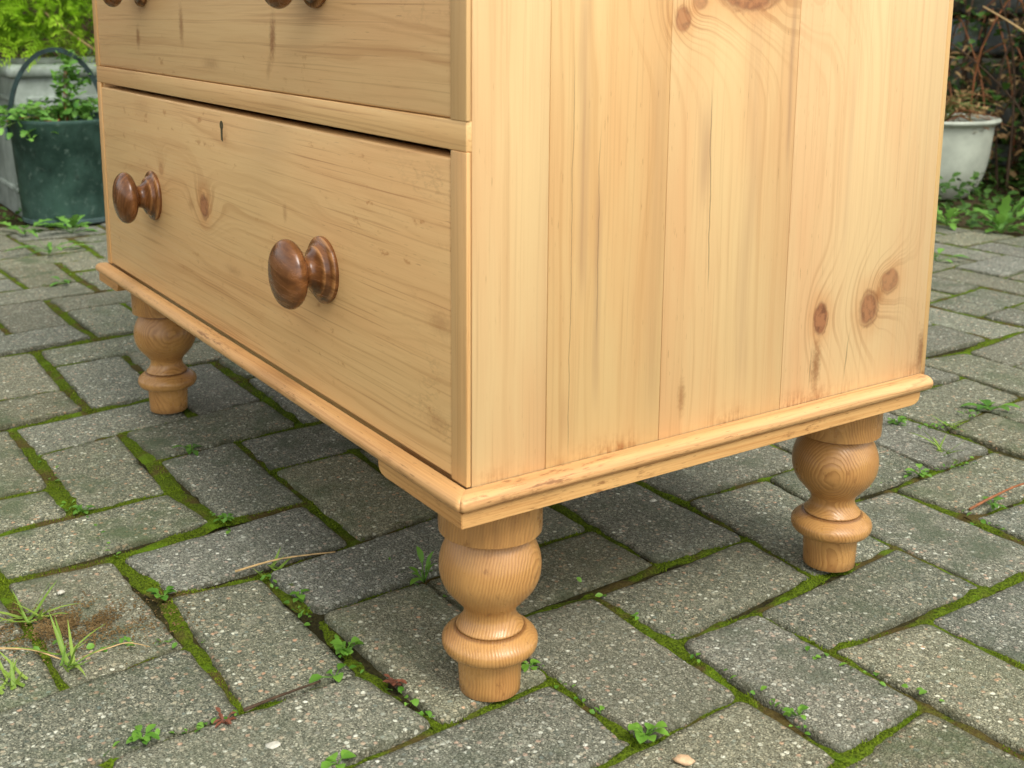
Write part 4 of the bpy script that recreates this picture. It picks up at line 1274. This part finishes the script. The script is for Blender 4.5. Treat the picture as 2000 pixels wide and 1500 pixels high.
for k in range(44):
    a = rr.uniform(0, 6.283); r_ = rr.uniform(0.10, 0.215)
    tips.append((math.cos(a) * r_, math.sin(a) * r_, rr.uniform(-0.06, 0.07) if r_ > 0.15 else rr.uniform(0.03, 0.10)))
leafy('withered_plant', 'withered tan plant hanging over the rim of the white bowl', 'plant', PX, PY, 0.182, tips, 14, 0.022, 0.006, 0.012, 'dead', 22, False)

def wall_stone():
    s = NT('rubble_stone')
    r = s.rnd()
    P = s.pos()
    a = s.noise(P, 14.0, 5, 0.65); b = s.noise(P, 90.0, 4, 0.65)
    c = s.mix(s.step(a, 0.3, 0.7), srgb(46, 44, 34), srgb(84, 80, 66))
    c = s.mix(s.step(s.m('FRACT', s.mul(r, 5.3)), 0.55, 0.9, 0.0, 0.6), c, srgb(122, 132, 134))
    c = s.mix(s.step(s.noise(P, 9.0, 4), 0.5, 0.68, 0.0, 0.75), c, srgb(52, 62, 30))
    s.bump(s.add(a, s.mul(b, 0.4)), 0.8, 0.01)
    return s.done(c, 0.9, 0.15)
M['stone'] = wall_stone()
wall = empty('rubble_wall', (-1.6, 3.45, 0))
tag(wall, 'dark rubble stone wall behind the brambles and white bowl', 'wall')
def wadd(o): o.parent = wall; o.matrix_parent_inverse = Matrix.Translation(-wall.location); return o
wadd(box('core', (-4.2, 3.395, -0.04), (0.3, 3.75, 1.5), M['soil'], None, 0))
rr = random.Random(31)
z = -0.03
while z < 1.0:
    hgt = rr.uniform(0.09, 0.16)
    x = -2.6 + rr.uniform(-0.1, 0.1)
    while x < -0.5:
        wd = rr.uniform(0.14, 0.34)
        bm = bmesh.new()
        bmesh.ops.create_cube(bm, size=1)
        bmesh.ops.bevel(bm, geom=list(bm.edges), offset=0.14, segments=2, affect='EDGES', profile=0.6)
        sd = rr.uniform(0, 99)
        for v in bm.verts:
            k = mnoise.noise(v.co * 2.0 + Vector((sd, 0, 0))) * 0.16
            v.co = Vector((v.co.x * (wd - 0.014) * (1 + k), v.co.y * (0.14 + 0.3 * k), v.co.z * (hgt - 0.014) * (1 + k)))
        o = from_bm('stone', bm, M['stone'], None, True)
        o.location = (x + wd / 2, 3.44 - rr.uniform(0, 0.03), z + hgt / 2)
        wadd(o)
        x += wd
    z += hgt

br = empty('bramble_shrub', (-1.25, 3.05, -0.03))
tag(br, 'tangled bare bramble stems with a few leaves in front of the wall', 'shrub')
rr = random.Random(44)
for k in range(70):
    bx, by = rr.uniform(-0.75, 0.55), rr.uniform(-0.25, 0.22)
    tx, ty, tz = bx + rr.gauss(0, 0.28), by + rr.gauss(0.0, 0.12), rr.uniform(0.35, 1.0)
    pts = [(bx, by, 0), (bx + (tx - bx) * 0.25 + rr.gauss(0, .04), by + rr.gauss(0, .04), tz * 0.55), (bx + (tx - bx) * 0.7, ty, tz), (tx + rr.gauss(0, .1), ty - 0.05, tz * rr.uniform(0.75, 1.05))]
    tube('stem', spline(pts, 5), lambda t: 0.0045 * (1 - 0.7 * t), M[('twig', 'redstem', 'twig', 'twig')[k % 4]], br, 5)
# the pale arching canes by the frame
for k, pts in enumerate([[(0.30, -0.35, 0.10), (0.22, -0.33, 0.30), (0.06, -0.28, 0.62), (0.00, -0.25, 0.80)],
                         [(0.26, -0.36, 0.16), (0.18, -0.33, 0.36), (0.05, -0.27, 0.62), (-0.02, -0.24, 0.72)],
                         [(0.10, -0.30, 0.28), (-0.02, -0.3, 0.42), (-0.16, -0.28, 0.50), (-0.30, -0.25, 0.56)],
                         [(0.33, -0.40, 0.05), (0.29, -0.38, 0.14), (0.22, -0.36, 0.22), (0.15, -0.34, 0.27)]]):
    tube('cane', spline(pts, 6), lambda t: 0.0048 * (1 - 0.5 * t), M['straw'], br, 6)
v, f, h = [], [], []
for k in range(2300):
    p = Vector((rr.uniform(-0.8, 0.7), rr.uniform(-0.2, 0.25), abs(rr.gauss(0, 0.55))))
    leaf_data(rr.uniform(0.018, 0.04), rr.uniform(0.012, 0.026), v, f, h, T(p, rr.uniform(0, 6.283), rr.uniform(-0.9, 0.6), rr.gauss(0, .4)), rr.random() ** 1.5, 0.15, 0.3)
o = mesh_obj('foliage', v, f, h, M['ivy'], br); o['kind'] = 'stuff'
v, f, h = [], [], []
for k in range(1500):
    p = Vector((rr.uniform(-0.8, 0.7), rr.uniform(-0.25, 0.25), abs(rr.gauss(0, 0.5))))
    leaf_data(rr.uniform(0.02, 0.05), rr.uniform(0.008, 0.02), v, f, h, T(p, rr.uniform(0, 6.283), rr.uniform(-0.9, 0.6), rr.gauss(0, .4)), rr.random(), 0.2, 0.4)
o = mesh_obj('dead_foliage', v, f, h, M['dead'], br); o['kind'] = 'stuff'
scatter('ground_cover', 'dark green ground cover on the soil round the white bowl', 'ground cover', (-2.0, -0.5, 2.17, 3.2), 3400, 0.030, 0.021, 'ivy', 51, (-0.03, 0.06),
        avoid=lambda x, y: (x - PX) ** 2 + (y - PY) ** 2 < 0.16 ** 2)

# hedge that closes the garden behind the trough
hg = empty('garden_hedge', (-3.7, 0.9, -0.03))
tag(hg, 'dark green hedge closing the garden behind the trough', 'hedge')
rr = random.Random(61)
box('core', (-0.10, -2.2, 0.0), (0.20, 2.3, 1.15), M['soil'], hg, 0.05)
for o in hg.children: o.name = 'branch_core'
v, f, h = [], [], []
for k in range(5200):
    p = Vector((rr.uniform(-0.10, 0.36), rr.uniform(-2.2, 2.3), rr.uniform(0.0, 1.25)))
    leaf_data(rr.uniform(0.03, 0.06), rr.uniform(0.015, 0.03), v, f, h, T(p, rr.uniform(0, 6.283), rr.uniform(-0.9, 0.9), rr.gauss(0, .5)), rr.random() ** 1.3, 0.15, 0.3)
o = mesh_obj('foliage', v, f, h, M['ivy'], hg); o['kind'] = 'stuff'
